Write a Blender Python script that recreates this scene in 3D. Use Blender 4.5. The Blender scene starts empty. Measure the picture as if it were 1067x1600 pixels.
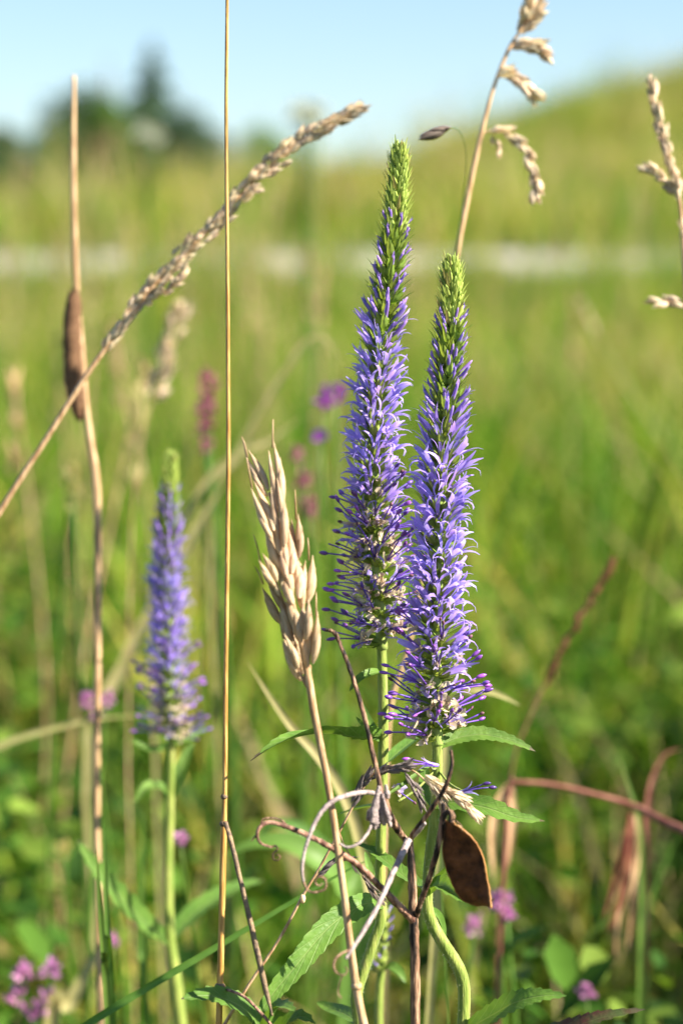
import bpy, math, random
import numpy as np
from mathutils import Vector, Matrix, Quaternion

# ------------------------------------------------------------------ camera, sky, sun, exposure
SC = bpy.context.scene
COL = SC.collection
R = math.radians
CAM_Z, PITCH, FPX = 0.36, R(5.0), 1600 * 55 / 22.3
cam_d = bpy.data.cameras.new('camera')
cam_d.sensor_fit = 'VERTICAL'; cam_d.sensor_height = 22.3; cam_d.sensor_width = 14.87; cam_d.lens = 55
cam_d.clip_start = 0.02; cam_d.clip_end = 2000
cam_d.dof.use_dof = True; cam_d.dof.focus_distance = 0.497; cam_d.dof.aperture_fstop = 8.4; cam_d.dof.aperture_blades = 0
cam = bpy.data.objects.new('camera', cam_d); COL.objects.link(cam)
cam.location = (0, 0, CAM_Z); cam.rotation_euler = (R(90) - PITCH, 0, 0)
SC.camera = cam

SUN_EL, SUN_AZ = R(37), R(107)          # azimuth clockwise from +Y: the sun stands to the right
to_sun = Vector((math.sin(SUN_AZ) * math.cos(SUN_EL), math.cos(SUN_AZ) * math.cos(SUN_EL), math.sin(SUN_EL)))
W = bpy.data.worlds.new('World'); SC.world = W; W.use_nodes = True
nt = W.node_tree; nt.nodes.clear()
sky = nt.nodes.new('ShaderNodeTexSky'); sky.sky_type = 'NISHITA'; sky.sun_disc = False
sky.sun_elevation = SUN_EL; sky.sun_rotation = SUN_AZ; sky.air_density = 1.0; sky.dust_density = 0.3; sky.ozone_density = 3.2
bg = nt.nodes.new('ShaderNodeBackground'); bg.inputs['Strength'].default_value = 0.055
wo = nt.nodes.new('ShaderNodeOutputWorld')
nt.links.new(sky.outputs[0], bg.inputs[0]); nt.links.new(bg.outputs[0], wo.inputs[0])
sun_d = bpy.data.lights.new('sun', 'SUN'); sun_d.energy = 5.0; sun_d.angle = R(0.53); sun_d.color = (1.0, 0.90, 0.75)
sun = bpy.data.objects.new('sun', sun_d); COL.objects.link(sun)
sun.rotation_euler = (-to_sun).to_track_quat('-Z', 'Y').to_euler(); sun.location = to_sun * 20

vs = SC.view_settings
vs.view_transform = 'Standard'; vs.look = 'None'; vs.exposure = 1.74; vs.gamma = 1.0; vs.use_curve_mapping = False
SC.render.engine = 'CYCLES'
SC.cycles.use_denoising = True
try:
    SC.cycles.denoiser = 'OPENIMAGEDENOISE'; SC.cycles.denoising_prefilter = 'ACCURATE'
except Exception:
    pass
SC.cycles.max_bounces = 8; SC.cycles.diffuse_bounces = 3; SC.cycles.transmission_bounces = 4
SC.cycles.transparent_max_bounces = 6; SC.cycles.caustics_reflective = False; SC.cycles.caustics_refractive = False
SC.cycles.sample_clamp_indirect = 4.0; SC.cycles.sample_clamp_direct = 12.0

FW = Vector((0, math.cos(PITCH), -math.sin(PITCH))); UP = Vector((0, math.sin(PITCH), math.cos(PITCH))); RT = Vector((1, 0, 0))
CO = Vector((0, 0, CAM_Z))
def P(x, y, d):
    """photo pixel (1067 x 1600) at depth d in metres -> world point"""
    return CO + FW * d + RT * ((x - 533.5) / FPX * d) + UP * ((800 - y) / FPX * d)
def PX(n, d): return n / FPX * d          # a length of n pixels at depth d
rng = random.Random(7); nrng = np.random.default_rng(11)
def U(a, b): return rng.uniform(a, b)

# ------------------------------------------------------------------ materials
def nodes_of(name):
    m = bpy.data.materials.new(name); m.use_nodes = True
    t = m.node_tree; t.nodes.clear(); return m, t
def plant_mat(name, c1, c2, rough=0.5, transl=0.3, scale=400.0, tcol=None, vein=0.0, bump=0.0, spec=0.3, attr=None, objvar=0.12, c3=None, sheen=0.0, stretch=1.0):
    """two-tone procedural plant surface with light passing through it"""
    m, t = nodes_of(name); N = t.nodes.new; L = t.links.new
    out = N('ShaderNodeOutputMaterial'); pb = N('ShaderNodeBsdfPrincipled')
    pb.inputs['Roughness'].default_value = rough; pb.inputs['Specular IOR Level'].default_value = spec
    tc = N('ShaderNodeTexCoord'); no = N('ShaderNodeTexNoise'); no.inputs['Scale'].default_value = scale; no.inputs['Detail'].default_value = 4
    mp = N('ShaderNodeMapping'); mp.inputs['Scale'].default_value = (1, 1, stretch); L(tc.outputs['Object'], mp.inputs['Vector']); L(mp.outputs[0], no.inputs['Vector'])
    ramp = N('ShaderNodeValToRGB'); ramp.color_ramp.elements[0].position = 0.33 if stretch == 1 else .42; ramp.color_ramp.elements[1].position = 0.68 if stretch == 1 else .57
    ramp.color_ramp.elements[0].color = (*c1, 1); ramp.color_ramp.elements[1].color = (*c2, 1)
    if c3:
        e = ramp.color_ramp.elements.new(0.78 if stretch == 1 else .66); e.color = (*c3, 1)
    L(no.outputs['Fac'], ramp.inputs[0]); col = ramp.outputs[0]
    if attr:
        at = N('ShaderNodeAttribute'); at.attribute_name = attr
        mx = N('ShaderNodeMix'); mx.data_type = 'RGBA'; mx.blend_type = 'MULTIPLY'; mx.inputs[0].default_value = 1.0
        L(col, mx.inputs[6]); L(at.outputs['Color'], mx.inputs[7]); col = mx.outputs[2]
    bsrc = None
    if vein > 0:
        at = N('ShaderNodeAttribute'); at.attribute_name = 'lf'
        sp = N('ShaderNodeSeparateXYZ'); L(at.outputs['Vector'], sp.inputs[0])
        ab = N('ShaderNodeMath'); ab.operation = 'ABSOLUTE'; L(sp.outputs[0], ab.inputs[0])
        mid = N('ShaderNodeMapRange'); mid.inputs[1].default_value = 0.02; mid.inputs[2].default_value = 0.10; mid.inputs[3].default_value = 1; mid.inputs[4].default_value = 0
        L(ab.outputs[0], mid.inputs[0])
        ma = N('ShaderNodeMath'); ma.operation = 'MULTIPLY_ADD'; ma.inputs[1].default_value = -0.16; L(ab.outputs[0], ma.inputs[0]); L(sp.outputs[1], ma.inputs[2])
        mb = N('ShaderNodeMath'); mb.operation = 'MULTIPLY'; mb.inputs[1].default_value = 62.0; L(ma.outputs[0], mb.inputs[0])
        sn = N('ShaderNodeMath'); sn.operation = 'SINE'; L(mb.outputs[0], sn.inputs[0])
        sv = N('ShaderNodeMapRange'); sv.inputs[1].default_value = 0.86; sv.inputs[2].default_value = 1.0; sv.inputs[3].default_value = 0; sv.inputs[4].default_value = 0.55
        L(sn.outputs[0], sv.inputs[0])
        mxv = N('ShaderNodeMath'); mxv.operation = 'MAXIMUM'; L(mid.outputs[0], mxv.inputs[0]); L(sv.outputs[0], mxv.inputs[1])
        vf = N('ShaderNodeMath'); vf.operation = 'MULTIPLY'; vf.inputs[1].default_value = vein; L(mxv.outputs[0], vf.inputs[0])
        mx = N('ShaderNodeMix'); mx.data_type = 'RGBA'; L(vf.outputs[0], mx.inputs[0]); L(col, mx.inputs[6]); mx.inputs[7].default_value = (0.27, 0.36, 0.13, 1); col = mx.outputs[2]
        bsrc = mxv.outputs[0]
    if objvar > 0:
        oi = N('ShaderNodeObjectInfo'); mr = N('ShaderNodeMapRange'); mr.inputs[3].default_value = 1 - objvar * 1.6; mr.inputs[4].default_value = 1 + objvar * 1.4
        L(oi.outputs['Random'], mr.inputs[0])
        hs = N('ShaderNodeHueSaturation'); L(mr.outputs[0], hs.inputs['Value']); L(col, hs.inputs['Color'])
        mh = N('ShaderNodeMapRange'); mh.inputs[3].default_value = 0.5 - objvar * .09; mh.inputs[4].default_value = 0.5 + objvar * .09
        sc = N('ShaderNodeMath'); sc.operation = 'FRACT'; mu = N('ShaderNodeMath'); mu.operation = 'MULTIPLY'; mu.inputs[1].default_value = 17.3
        L(oi.outputs['Random'], mu.inputs[0]); L(mu.outputs[0], sc.inputs[0]); L(sc.outputs[0], mh.inputs[0]); L(mh.outputs[0], hs.inputs['Hue'])
        col = hs.outputs[0]
    L(col, pb.inputs['Base Color'])
    if sheen:
        pb.inputs['Sheen Weight'].default_value = sheen; pb.inputs['Sheen Roughness'].default_value = 0.4
    if bump > 0:
        n2 = N('ShaderNodeTexNoise'); n2.inputs['Scale'].default_value = scale * 3.5; n2.inputs['Detail'].default_value = 5; L(mp.outputs[0], n2.inputs['Vector'])
        h = n2.outputs['Fac']
        if bsrc:
            sb = N('ShaderNodeMath'); sb.operation = 'MULTIPLY_ADD'; sb.inputs[1].default_value = -0.7; L(bsrc, sb.inputs[0]); L(h, sb.inputs[2]); h = sb.outputs[0]
        bp = N('ShaderNodeBump'); bp.inputs['Strength'].default_value = bump; bp.inputs['Distance'].default_value = 0.0004
        L(h, bp.inputs['Height']); L(bp.outputs[0], pb.inputs['Normal'])
    if transl > 0:
        tr = N('ShaderNodeBsdfTranslucent')
        if tcol:
            mx = N('ShaderNodeMix'); mx.data_type = 'RGBA'; mx.blend_type = 'MULTIPLY'; mx.inputs[0].default_value = 1; mx.clamp_result = False
            L(col, mx.inputs[6]); mx.inputs[7].default_value = (*tcol, 1); L(mx.outputs[2], tr.inputs[0])
        else:
            L(col, tr.inputs[0])
        ms = N('ShaderNodeMixShader'); ms.inputs[0].default_value = transl
        L(pb.outputs[0], ms.inputs[1]); L(tr.outputs[0], ms.inputs[2]); L(ms.outputs[0], out.inputs[0])
    else:
        L(pb.outputs[0], out.inputs[0])
    return m

MT = dict(
    grass=plant_mat('meadow_grass', (0.82, 0.82, 0.82), (1.15, 1.15, 1.15), 0.6, 0.36, 30, tcol=(1.1, 1.25, .5), attr='Col', objvar=0, spec=.1),
    speed_stem=plant_mat('speedwell_stem', (0.20, 0.28, 0.05), (0.32, 0.39, 0.085), 0.6, 0.15, 900, bump=0.7, objvar=0, sheen=0.3, stretch=.12, c3=(.36, .36, .12), spec=.2),
    leaf=plant_mat('speedwell_leaf', (0.085, 0.185, 0.028), (0.14, 0.26, 0.042), 0.48, 0.34, 260, tcol=(1.5, 1.35, .6), vein=0.45, bump=0.5, objvar=0.06),
    leaf_red=plant_mat('reddened_leaf', (0.10, 0.035, 0.03), (0.07, 0.10, 0.03), 0.5, 0.25, 300, vein=0.2, bump=0.4, objvar=0),
    leaf_tip=plant_mat('purple_leaf_tip', (0.06, 0.05, 0.035), (0.10, 0.09, 0.04), 0.5, 0.15, 300, objvar=0),
    calyx=plant_mat('calyx_green', (0.20, 0.31, 0.05), (0.34, 0.45, 0.09), 0.55, 0.35, 700, objvar=0.13, tcol=(1.25, 1.2, .7)),
    calyx_tip=plant_mat('calyx_tip', (0.42, 0.42, 0.12), (0.34, 0.26, 0.10), 0.6, 0.3, 700, objvar=0.15),
    bud_green=plant_mat('bud_green', (0.33, 0.44, 0.08), (0.46, 0.56, 0.14), 0.55, 0.35, 700, objvar=0.1),
    axis=plant_mat('spike_axis', (0.27, 0.38, 0.08), (0.34, 0.44, 0.12), 0.6, 0.2, 500, bump=0.3, objvar=0),
    petal=plant_mat('violet_petal', (0.40, 0.29, 0.84), (0.57, 0.46, 0.94), 0.42, 0.46, 450, objvar=0.16, tcol=(1.15, 1.1, 1.15)),
    petal_bud=plant_mat('violet_bud', (0.34, 0.21, 0.70), (0.48, 0.35, 0.82), 0.45, 0.3, 450, objvar=0.15),
    petal_pale=plant_mat('pale_petal', (0.46, 0.36, 0.72), (0.62, 0.55, 0.78), 0.5, 0.45, 450, objvar=0.12),
    withered=plant_mat('withered_petal', (0.62, 0.49, 0.32), (0.78, 0.69, 0.52), 0.65, 0.4, 500, objvar=0.15, c3=(0.48, 0.32, 0.45)),
    filament=plant_mat('filament', (0.13, 0.06, 0.42), (0.22, 0.11, 0.56), 0.4, 0.15, 600, objvar=0.15),
    anther=plant_mat('anther', (0.12, 0.05, 0.36), (0.30, 0.09, 0.46), 0.3, 0.1, 500, objvar=0.3, spec=0.55),
    anther_dry=plant_mat('dry_anther', (0.12, 0.05, 0.09), (0.30, 0.14, 0.15), 0.6, 0.1, 500, objvar=0.2),
    fuzz=plant_mat('plant_hair', (0.7, 0.75, 0.5), (0.8, 0.8, 0.6), 0.5, 0.5, 100, objvar=0),
    straw=plant_mat('golden_straw', (0.40, 0.19, 0.045), (0.60, 0.35, 0.11), 0.38, 0.1, 1500, bump=0.25, stretch=.06, spec=0.5, objvar=0.05),
    straw_dark=plant_mat('weathered_straw', (0.10, 0.07, 0.055), (0.32, 0.22, 0.12), 0.6, 0.1, 900, bump=0.5, objvar=0.05),
    brome=plant_mat('pale_husk', (0.56, 0.38, 0.22), (0.78, 0.60, 0.39), 0.6, 0.25, 34, bump=0.4, objvar=0.16, stretch=.06),
    brome_stem=plant_mat('tan_culm', (0.34, 0.20, 0.10), (0.56, 0.38, 0.22), 0.5, 0.05, 1200, bump=0.3, stretch=.08, objvar=0.05),
    husk=plant_mat('buff_spikelet', (0.56, 0.42, 0.25), (0.80, 0.68, 0.48), 0.6, 0.3, 12, objvar=0.2, stretch=.2),
    husk_dark=plant_mat('dark_spikelet', (0.10, 0.08, 0.07), (0.22, 0.17, 0.14), 0.6, 0.2, 500, objvar=0.1),
    cattail=plant_mat('brown_spike', (0.10, 0.05, 0.025), (0.22, 0.12, 0.06), 0.8, 0.0, 1500, bump=0.8, objvar=0),
    vetch=plant_mat('dry_vetch_stem', (0.010, 0.006, 0.005), (0.24, 0.13, 0.08), 0.6, 0.0, 1100, bump=1.0, objvar=0.1, stretch=.10, c3=(.46, .32, .21)),
    vetch_tan=plant_mat('dry_vetch_branch', (0.11, 0.05, 0.035), (0.38, 0.22, 0.15), 0.6, 0.0, 1100, bump=0.9, objvar=0.05, stretch=.5),
    vetch_grey=plant_mat('grey_dead_flower', (0.20, 0.16, 0.16), (0.48, 0.40, 0.37), 0.7, 0.1, 620, bump=0.9, objvar=0.1),
    pod=plant_mat('brown_pod', (0.030, 0.010, 0.006), (0.19, 0.07, 0.028), 0.6, 0.10, 330, bump=0.9, objvar=0, c3=(0.27, 0.12, 0.05), spec=.2),
    pod_rim=plant_mat('pod_rim', (0.30, 0.13, 0.035), (0.42, 0.21, 0.07), 0.4, 0.1, 300, bump=0.3, objvar=0),
    blade=plant_mat('green_blade', (0.09, 0.19, 0.03), (0.14, 0.26, 0.045), 0.45, 0.35, 200, objvar=0.12, tcol=(1.3, 1.25, .6)),
    blade_pale=plant_mat('pale_blade', (0.34, 0.32, 0.11), (0.48, 0.42, 0.19), 0.5, 0.35, 200, objvar=0.12),
    red_stem=plant_mat('reddish_stem', (0.17, 0.06, 0.04), (0.32, 0.15, 0.10), 0.5, 0.1, 200, objvar=0.1),
    red_leaf=plant_mat('withered_red_leaf', (0.12, 0.03, 0.02), (0.34, 0.15, 0.08), 0.6, 0.3, 220, objvar=0.15),
    pink=plant_mat('pink_petal', (0.58, 0.22, 0.50), (0.76, 0.42, 0.66), 0.5, 0.4, 300, objvar=0.15),
    magenta=plant_mat('magenta_petal', (0.36, 0.07, 0.19), (0.52, 0.17, 0.27), 0.5, 0.35, 300, objvar=0.1),
    purple=plant_mat('purple_petal', (0.27, 0.06, 0.50), (0.52, 0.07, 0.56), 0.5, 0.4, 120, objvar=0.1),
    yellow=plant_mat('yellow_petal', (0.55, 0.50, 0.16), (0.66, 0.60, 0.26), 0.5, 0.4, 300, objvar=0.1),
    white=plant_mat('white_petal', (0.62, 0.64, 0.50), (0.74, 0.76, 0.64), 0.5, 0.4, 300, objvar=0.1),
    bark=plant_mat('tree_bark', (0.07, 0.05, 0.035), (0.14, 0.10, 0.07), 0.85, 0, 6, bump=0.8, objvar=0),
    needles=plant_mat('conifer_needles', (0.035, 0.085, 0.045), (0.06, 0.12, 0.06), 0.5, 0.2, 3, objvar=0.1),
    foliage=plant_mat('broad_leaves', (0.045, 0.10, 0.035), (0.08, 0.15, 0.045), 0.5, 0.3, 3, objvar=0.15),
    foliage_light=plant_mat('light_leaves', (0.09, 0.19, 0.03), (0.14, 0.26, 0.05), 0.5, 0.35, 3, objvar=0.1),
)

def ground_mat(name, stops, scale, bump):
    m, t = nodes_of(name); N = t.nodes.new; L = t.links.new
    out = N('ShaderNodeOutputMaterial'); pb = N('ShaderNodeBsdfPrincipled'); pb.inputs['Roughness'].default_value = 0.9
    tc = N('ShaderNodeTexCoord'); n1 = N('ShaderNodeTexNoise'); n1.inputs['Scale'].default_value = scale; n1.inputs['Detail'].default_value = 8; n1.inputs['Roughness'].default_value = 0.65
    L(tc.outputs['Object'], n1.inputs['Vector'])
    rp = N('ShaderNodeValToRGB'); rp.color_ramp.elements[0].position = 0.3; rp.color_ramp.elements[1].position = 0.7
    rp.color_ramp.elements[0].color = (*stops[0], 1); rp.color_ramp.elements[1].color = (*stops[-1], 1)
    for k, c in enumerate(stops[1:-1]):
        e = rp.color_ramp.elements.new(0.3 + 0.4 * (k + 1) / (len(stops) - 1)); e.color = (*c, 1)
    L(n1.outputs['Fac'], rp.inputs[0]); L(rp.outputs[0], pb.inputs['Base Color'])
    n2 = N('ShaderNodeTexNoise'); n2.inputs['Scale'].default_value = scale * 9; n2.inputs['Detail'].default_value = 6; L(tc.outputs['Object'], n2.inputs['Vector'])
    bp = N('ShaderNodeBump'); bp.inputs['Strength'].default_value = bump; bp.inputs['Distance'].default_value = 0.02
    L(n2.outputs['Fac'], bp.inputs['Height']); L(bp.outputs[0], pb.inputs['Normal']); L(pb.outputs[0], out.inputs[0])
    return m
MT['soil'] = ground_mat('meadow_soil', [(0.03, 0.028, 0.015), (0.055, 0.06, 0.02), (0.10, 0.10, 0.035)], 2.2, 0.6)
MT['gravel'] = ground_mat('pale_gravel', [(0.30, 0.28, 0.23), (0.42, 0.40, 0.35), (0.50, 0.48, 0.43)], 9.0, 0.7)

# ------------------------------------------------------------------ mesh helpers
class MB:
    def __init__(s): s.v = []; s.f = []; s.m = []; s.lf = []; s.has = False
    def add(s, vs, fs, mat=0, lf=None):
        o = len(s.v); s.v += [tuple(p) for p in vs]; s.f += [tuple(i + o for i in f) for f in fs]; s.m += [mat] * len(fs)
        if lf: s.has = True; s.lf += lf
        else: s.lf += [(0, 0, 0)] * len(vs)
    def mesh(s, name, mats, base=(0, 0, 0), smooth=True):
        b = Vector(base); me = bpy.data.meshes.new(name)
        me.from_pydata([tuple(Vector(p) - b) for p in s.v], [], s.f)
        for k in mats: me.materials.append(MT[k] if isinstance(k, str) else k)
        me.polygons.foreach_set('material_index', s.m)
        if smooth: me.polygons.foreach_set('use_smooth', [True] * len(s.f))
        if s.has:
            a = me.attributes.new('lf', 'FLOAT_VECTOR', 'POINT'); a.data.foreach_set('vector', np.array(s.lf, dtype=np.float32).ravel())
        me.update(); return me

def spl(pts, n=6):
    """Catmull-Rom through points; entries may carry extra numbers"""
    p = [np.array(q, dtype=float) for q in pts]; out = []
    for i in range(len(p) - 1):
        a, b, c, d = p[max(i - 1, 0)], p[i], p[i + 1], p[min(i + 2, len(p) - 1)]
        for k in range(n):
            t = k / n
            out.append(0.5 * ((2 * b) + (c - a) * t + (2 * a - 5 * b + 4 * c - d) * t * t + (3 * b - a - 3 * c + d) * t ** 3))
    out.append(p[-1]); return out

def frames(pts):
    pts = [Vector(p[:3]) for p in pts]; T = []
    for i in range(len(pts)):
        t = pts[min(i + 1, len(pts) - 1)] - pts[max(i - 1, 0)]
        T.append(t.normalized() if t.length > 1e-9 else Vector((0, 0, 1)))
    n = T[0].orthogonal().normalized(); F = []
    for i, t in enumerate(T):
        if i:
            n = n - t * n.dot(t)
            n = n.normalized() if n.length > 1e-6 else t.orthogonal().normalized()
        F.append((pts[i], t, n, t.cross(n)))
    return F

def tube(mb, pts, rad, sides=6, mat=0, close=True, rough=0.0):
    F = frames(pts); n = len(F); vs = []; fs = []
    for i, (p, t, a, b) in enumerate(F):
        r = rad[i] if hasattr(rad, '__len__') else rad
        for k in range(sides):
            an = 2 * math.pi * k / sides; rr = r * (1 + U(-rough, rough)) if rough else r
            vs.append(p + (a * math.cos(an) + b * math.sin(an)) * rr)
    for i in range(n - 1):
        for k in range(sides):
            k2 = (k + 1) % sides
            fs.append((i * sides + k, i * sides + k2, (i + 1) * sides + k2, (i + 1) * sides + k))
    if close:
        fs.append(tuple(range(sides))[::-1]); fs.append(tuple((n - 1) * sides + k for k in range(sides)))
    mb.add(vs, fs, mat)

def stem_px(mb, pl, sides=8, mat=0, n=6, rough=0.0):
    """pl: list of (px, py, depth, half-width px)"""
    q = spl(pl, n); pts = [P(a[0], a[1], a[2]) for a in q]; rad = [max(PX(a[3], a[2]), 1e-5) for a in q]
    tube(mb, pts, rad, sides, mat, rough=rough); return pts

def leaf(mb, pts, hw, up, fold=0.25, teeth=0, tooth=0.12, mat=0, wave=0.0, prof=None, n=None, curl=0.0, tip_mat=None):
    """a leaf blade along pts with half-width hw (m); V-fold, teeth along the margin"""
    n = n or (teeth * 2 if teeth else 10)
    q = spl(pts, max(2, int(math.ceil(n / (len(pts) - 1)))))
    q = [Vector(a[:3]) for a in q]; m = len(q); vs = []; fs = []; lf = []; ms = []
    up = Vector(up); S = (-1, -.55, 0, .55, 1); L = sum((q[i + 1] - q[i]).length for i in range(m - 1))
    for i, p in enumerate(q):
        t = q[min(i + 1, m - 1)] - q[max(i - 1, 0)]; t.normalize()
        sd = t.cross(up); sd = sd.normalized() if sd.length > 1e-6 else Vector((1, 0, 0)); nn = sd.cross(t)
        s = i / (m - 1)
        w = hw * (prof(s) if prof else math.sin(math.pi * min(1, (s * 0.93 + 0.05)) ** 0.75) ** 0.85)
        if i == m - 1: w = hw * 0.02
        te = (1 + tooth if i % 2 == 0 else 1 - tooth) if teeth and 0.12 < s < 0.95 else 1.0
        for x in S:
            ww = w * (te if abs(x) == 1 else 1)
            h = fold * abs(x) * w - curl * x * x * w + wave * hw * math.sin(s * 17 + x * 2.1) * abs(x)
            back = -t * (L / m * 0.5) if (teeth and abs(x) == 1 and i % 2 == 1) else Vector()
            vs.append(p + sd * (x * ww) + nn * h + back); lf.append((x, s, 0))
    for i in range(m - 1):
        for k in range(4):
            fs.append((i * 5 + k, i * 5 + k + 1, i * 5 + 6 + k, i * 5 + 5 + k)); ms.append(tip_mat if (tip_mat is not None and i > m * 0.86) else mat)
    o = len(mb.m); mb.add(vs, fs, mat, lf); mb.m[o:] = ms

def gz(x, y):
    """terrain height: flat by the flowers, rising to a crest, higher on the right"""
    ys = (-400, 1.5, 3.2, 5.0, 6.5, 7.45, 8.75, 12.0, 20.0, 30.0, 34.0, 45.0, 70, 400)
    zs = (0.0, 0.0, 0.03, 0.11, 0.25, 0.385, 0.505, 0.66, 1.06, 1.84, 1.96, 1.7, 1.0, -2.0)
    z = np.interp(y, ys, zs)
    k = np.clip((np.asarray(y) - 9) / 21, 0, 1) ** 1.2
    xx = np.clip(np.asarray(x), -12, 12)
    z = z + k * ((0.135 * xx - .24) * (1 - np.clip((np.asarray(y) - 38) / 30, 0, 1)) + 0.31 * np.maximum(xx - 0.5, 0) * np.exp(-np.maximum(xx - .5, 0) * .14))
    return z
def ground(p): return Vector((p[0], p[1], float(gz(p[0], p[1])) - 0.004))

def new(name, data, parent=None, mat=None):
    o = bpy.data.objects.new(name, data); COL.objects.link(o)
    if parent: o.parent = parent
    if mat is not None: o.matrix_basis = mat
    return o
def thing(name, label, cat, base, group=None):
    o = new(name, None); o.location = base; o.empty_display_size = 0.01
    o['label'] = label; o['category'] = cat
    if group: o['group'] = group
    return o
def part(name, mb, mats, th, parent=None, label=None):
    o = new(name, mb.mesh(name, mats, th.location), parent or th)
    if label: o['label'] = label
    return o
def piece(name, me, parent, base, M):
    return new(name, me, parent, Matrix.Translation(-Vector(base)) @ M)
def orient(pos, d, up=(0, 0, 1), s=1.0, roll=0.0, sx=1.0):
    z = Vector(d).normalized(); x = Vector(up) - z * z.dot(Vector(up))
    x = x.normalized() if x.length > 1e-5 else z.orthogonal().normalized()
    if roll: x = Quaternion(z, roll) @ x
    y = z.cross(x); M = Matrix((x, y, z)).transposed().to_4x4()
    return Matrix.Translation(pos) @ M @ Matrix.Diagonal((s * sx, s * sx, s, 1))

# ------------------------------------------------------------------ the ground, the path
def terrain():
    xs = np.unique(np.concatenate([np.linspace(-400, -14, 12), np.linspace(-14, 14, 71), np.linspace(14, 400, 12)]))
    ys = np.unique(np.concatenate([np.linspace(-400, -2, 8), np.linspace(-2, 12, 85), np.linspace(12, 46, 60), np.linspace(46, 400, 14)]))
    X, Y = np.meshgrid(xs, ys); Z = gz(X, Y)
    near = (np.abs(X) < 13) & (Y > -1.5) & (Y < 40)
    Z = Z + near * 0.008 * np.sin(X * 5.1 + Y * 3.7) * np.sin(Y * 4.3 - X * 2.2)
    nx, ny = len(xs), len(ys)
    V = np.stack([X.ravel(), Y.ravel(), Z.ravel()], 1)
    F = [(j * nx + i, j * nx + i + 1, (j + 1) * nx + i + 1, (j + 1) * nx + i) for j in range(ny - 1) for i in range(nx - 1)]
    me = bpy.data.meshes.new('ground'); me.from_pydata(V.tolist(), [], F); me.materials.append(MT['soil'])
    me.polygons.foreach_set('use_smooth', [True] * len(F)); me.update()
    o = new('ground', me); o['kind'] = 'structure'
    # the pale path: a worn gravel strip crossing the slope
    xs = np.linspace(-14, 14, 113); vs = []; fs = []
    for i, x in enumerate(xs):
        sh = -0.03 * x * 0.35
        e0 = 7.70 + sh + 0.06 * math.sin(x * 2.3) + 0.04 * math.sin(x * 7.1); e1 = 8.12 + sh + 0.05 * math.sin(x * 1.9 + 1) + 0.03 * math.sin(x * 6.3)
        for k in range(7):
            y = e0 + (e1 - e0) * k / 6
            crown = 0.030 + 0.012 * math.sin(math.pi * k / 6); vs.append((x, y, float(gz(x, y)) + (crown if 0 < k < 6 else -0.03)))
    for i in range(len(xs) - 1):
        for k in range(6): fs.append((i * 7 + k, (i + 1) * 7 + k, (i + 1) * 7 + k + 1, i * 7 + k + 1))
    me = bpy.data.meshes.new('path'); me.from_pydata(vs, [], fs); me.materials.append(MT['gravel']); me.update()
    o = new('path', me); o['kind'] = 'structure'
terrain()

# ------------------------------------------------------------------ meadow grass (uncountable)
PAL = np.array([(0.085, 0.19, 0.014), (0.13, 0.24, 0.02), (0.21, 0.28, 0.03), (0.045, 0.115, 0.012), (0.33, 0.30, 0.06), (0.46, 0.38, 0.19), (0.36, 0.27, 0.13)])
def big_mesh(name, V, F4, F3, Cc, mat, label, cat):
    me = bpy.data.meshes.new(name)
    nv = len(V); me.vertices.add(nv); me.vertices.foreach_set('co', V.astype(np.float32).ravel())
    n4, n3 = len(F4), len(F3); me.loops.add(n4 * 4 + n3 * 3)
    me.loops.foreach_set('vertex_index', np.concatenate([F4.ravel(), F3.ravel()]).astype(np.int32))
    me.polygons.add(n4 + n3)
    me.polygons.foreach_set('loop_start', np.concatenate([np.arange(n4) * 4, n4 * 4 + np.arange(n3) * 3]).astype(np.int32))
    me.materials.append(MT[mat]); me.update(calc_edges=True)
    a = me.attributes.new('Col', 'FLOAT_COLOR', 'POINT')
    a.data.foreach_set('color', np.concatenate([Cc, np.ones((nv, 1))], 1).astype(np.float32).ravel())
    o = new(name, me); o['kind'] = 'stuff'; o['label'] = label; o['category'] = cat
    return o
def blades(x, y, h, w, lean, cidx, cvar=0.14):
    n = len(x); z = gz(x, y); ya = nrng.uniform(0, 2 * np.pi, n); la = nrng.uniform(0, 2 * np.pi, n)
    t = np.array([0, .36, .72, 1.0]); ws = np.array([.8, 1.0, .7, 0.0])
    V = np.zeros((n, 7, 3)); k = 0
    dx, dy = np.cos(la) * lean * h, np.sin(la) * lean * h
    for i in range(4):
        cx = x + dx * t[i] ** 1.9; cy = y + dy * t[i] ** 1.9; cz = z - 0.006 + h * t[i] * (1 - 0.28 * lean * t[i])
        if i < 3:
            V[:, k, 0] = cx - np.cos(ya) * w * ws[i] / 2; V[:, k, 1] = cy - np.sin(ya) * w * ws[i] / 2; V[:, k, 2] = cz
            V[:, k + 1, 0] = cx + np.cos(ya) * w * ws[i] / 2; V[:, k + 1, 1] = cy + np.sin(ya) * w * ws[i] / 2; V[:, k + 1, 2] = cz; k += 2
        else:
            V[:, 6, 0] = cx; V[:, 6, 1] = cy; V[:, 6, 2] = cz
    b = (np.arange(n) * 7)[:, None]
    F4 = np.concatenate([b + np.array([0, 1, 3, 2]), b + np.array([2, 3, 5, 4])]); F3 = b + np.array([4, 5, 6])
    c = PAL[cidx] * (1 + nrng.uniform(-cvar, cvar, (n, 1)) * 1.5) * (1 + nrng.uniform(-.06, .06, (n, 3)))
    return V.reshape(-1, 3), F4, F3, np.repeat(np.clip(c, .01, 1), 7, 0)
def patch(x, y, s): return np.sin(x * s + 1.3 * np.sin(y * s * .7)) * np.sin(y * s * .8 + 1.7 * np.sin(x * s * .6 + 2))
def choose(n, p): return nrng.choice(len(PAL), n, p=np.array(p) / sum(p))
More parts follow.
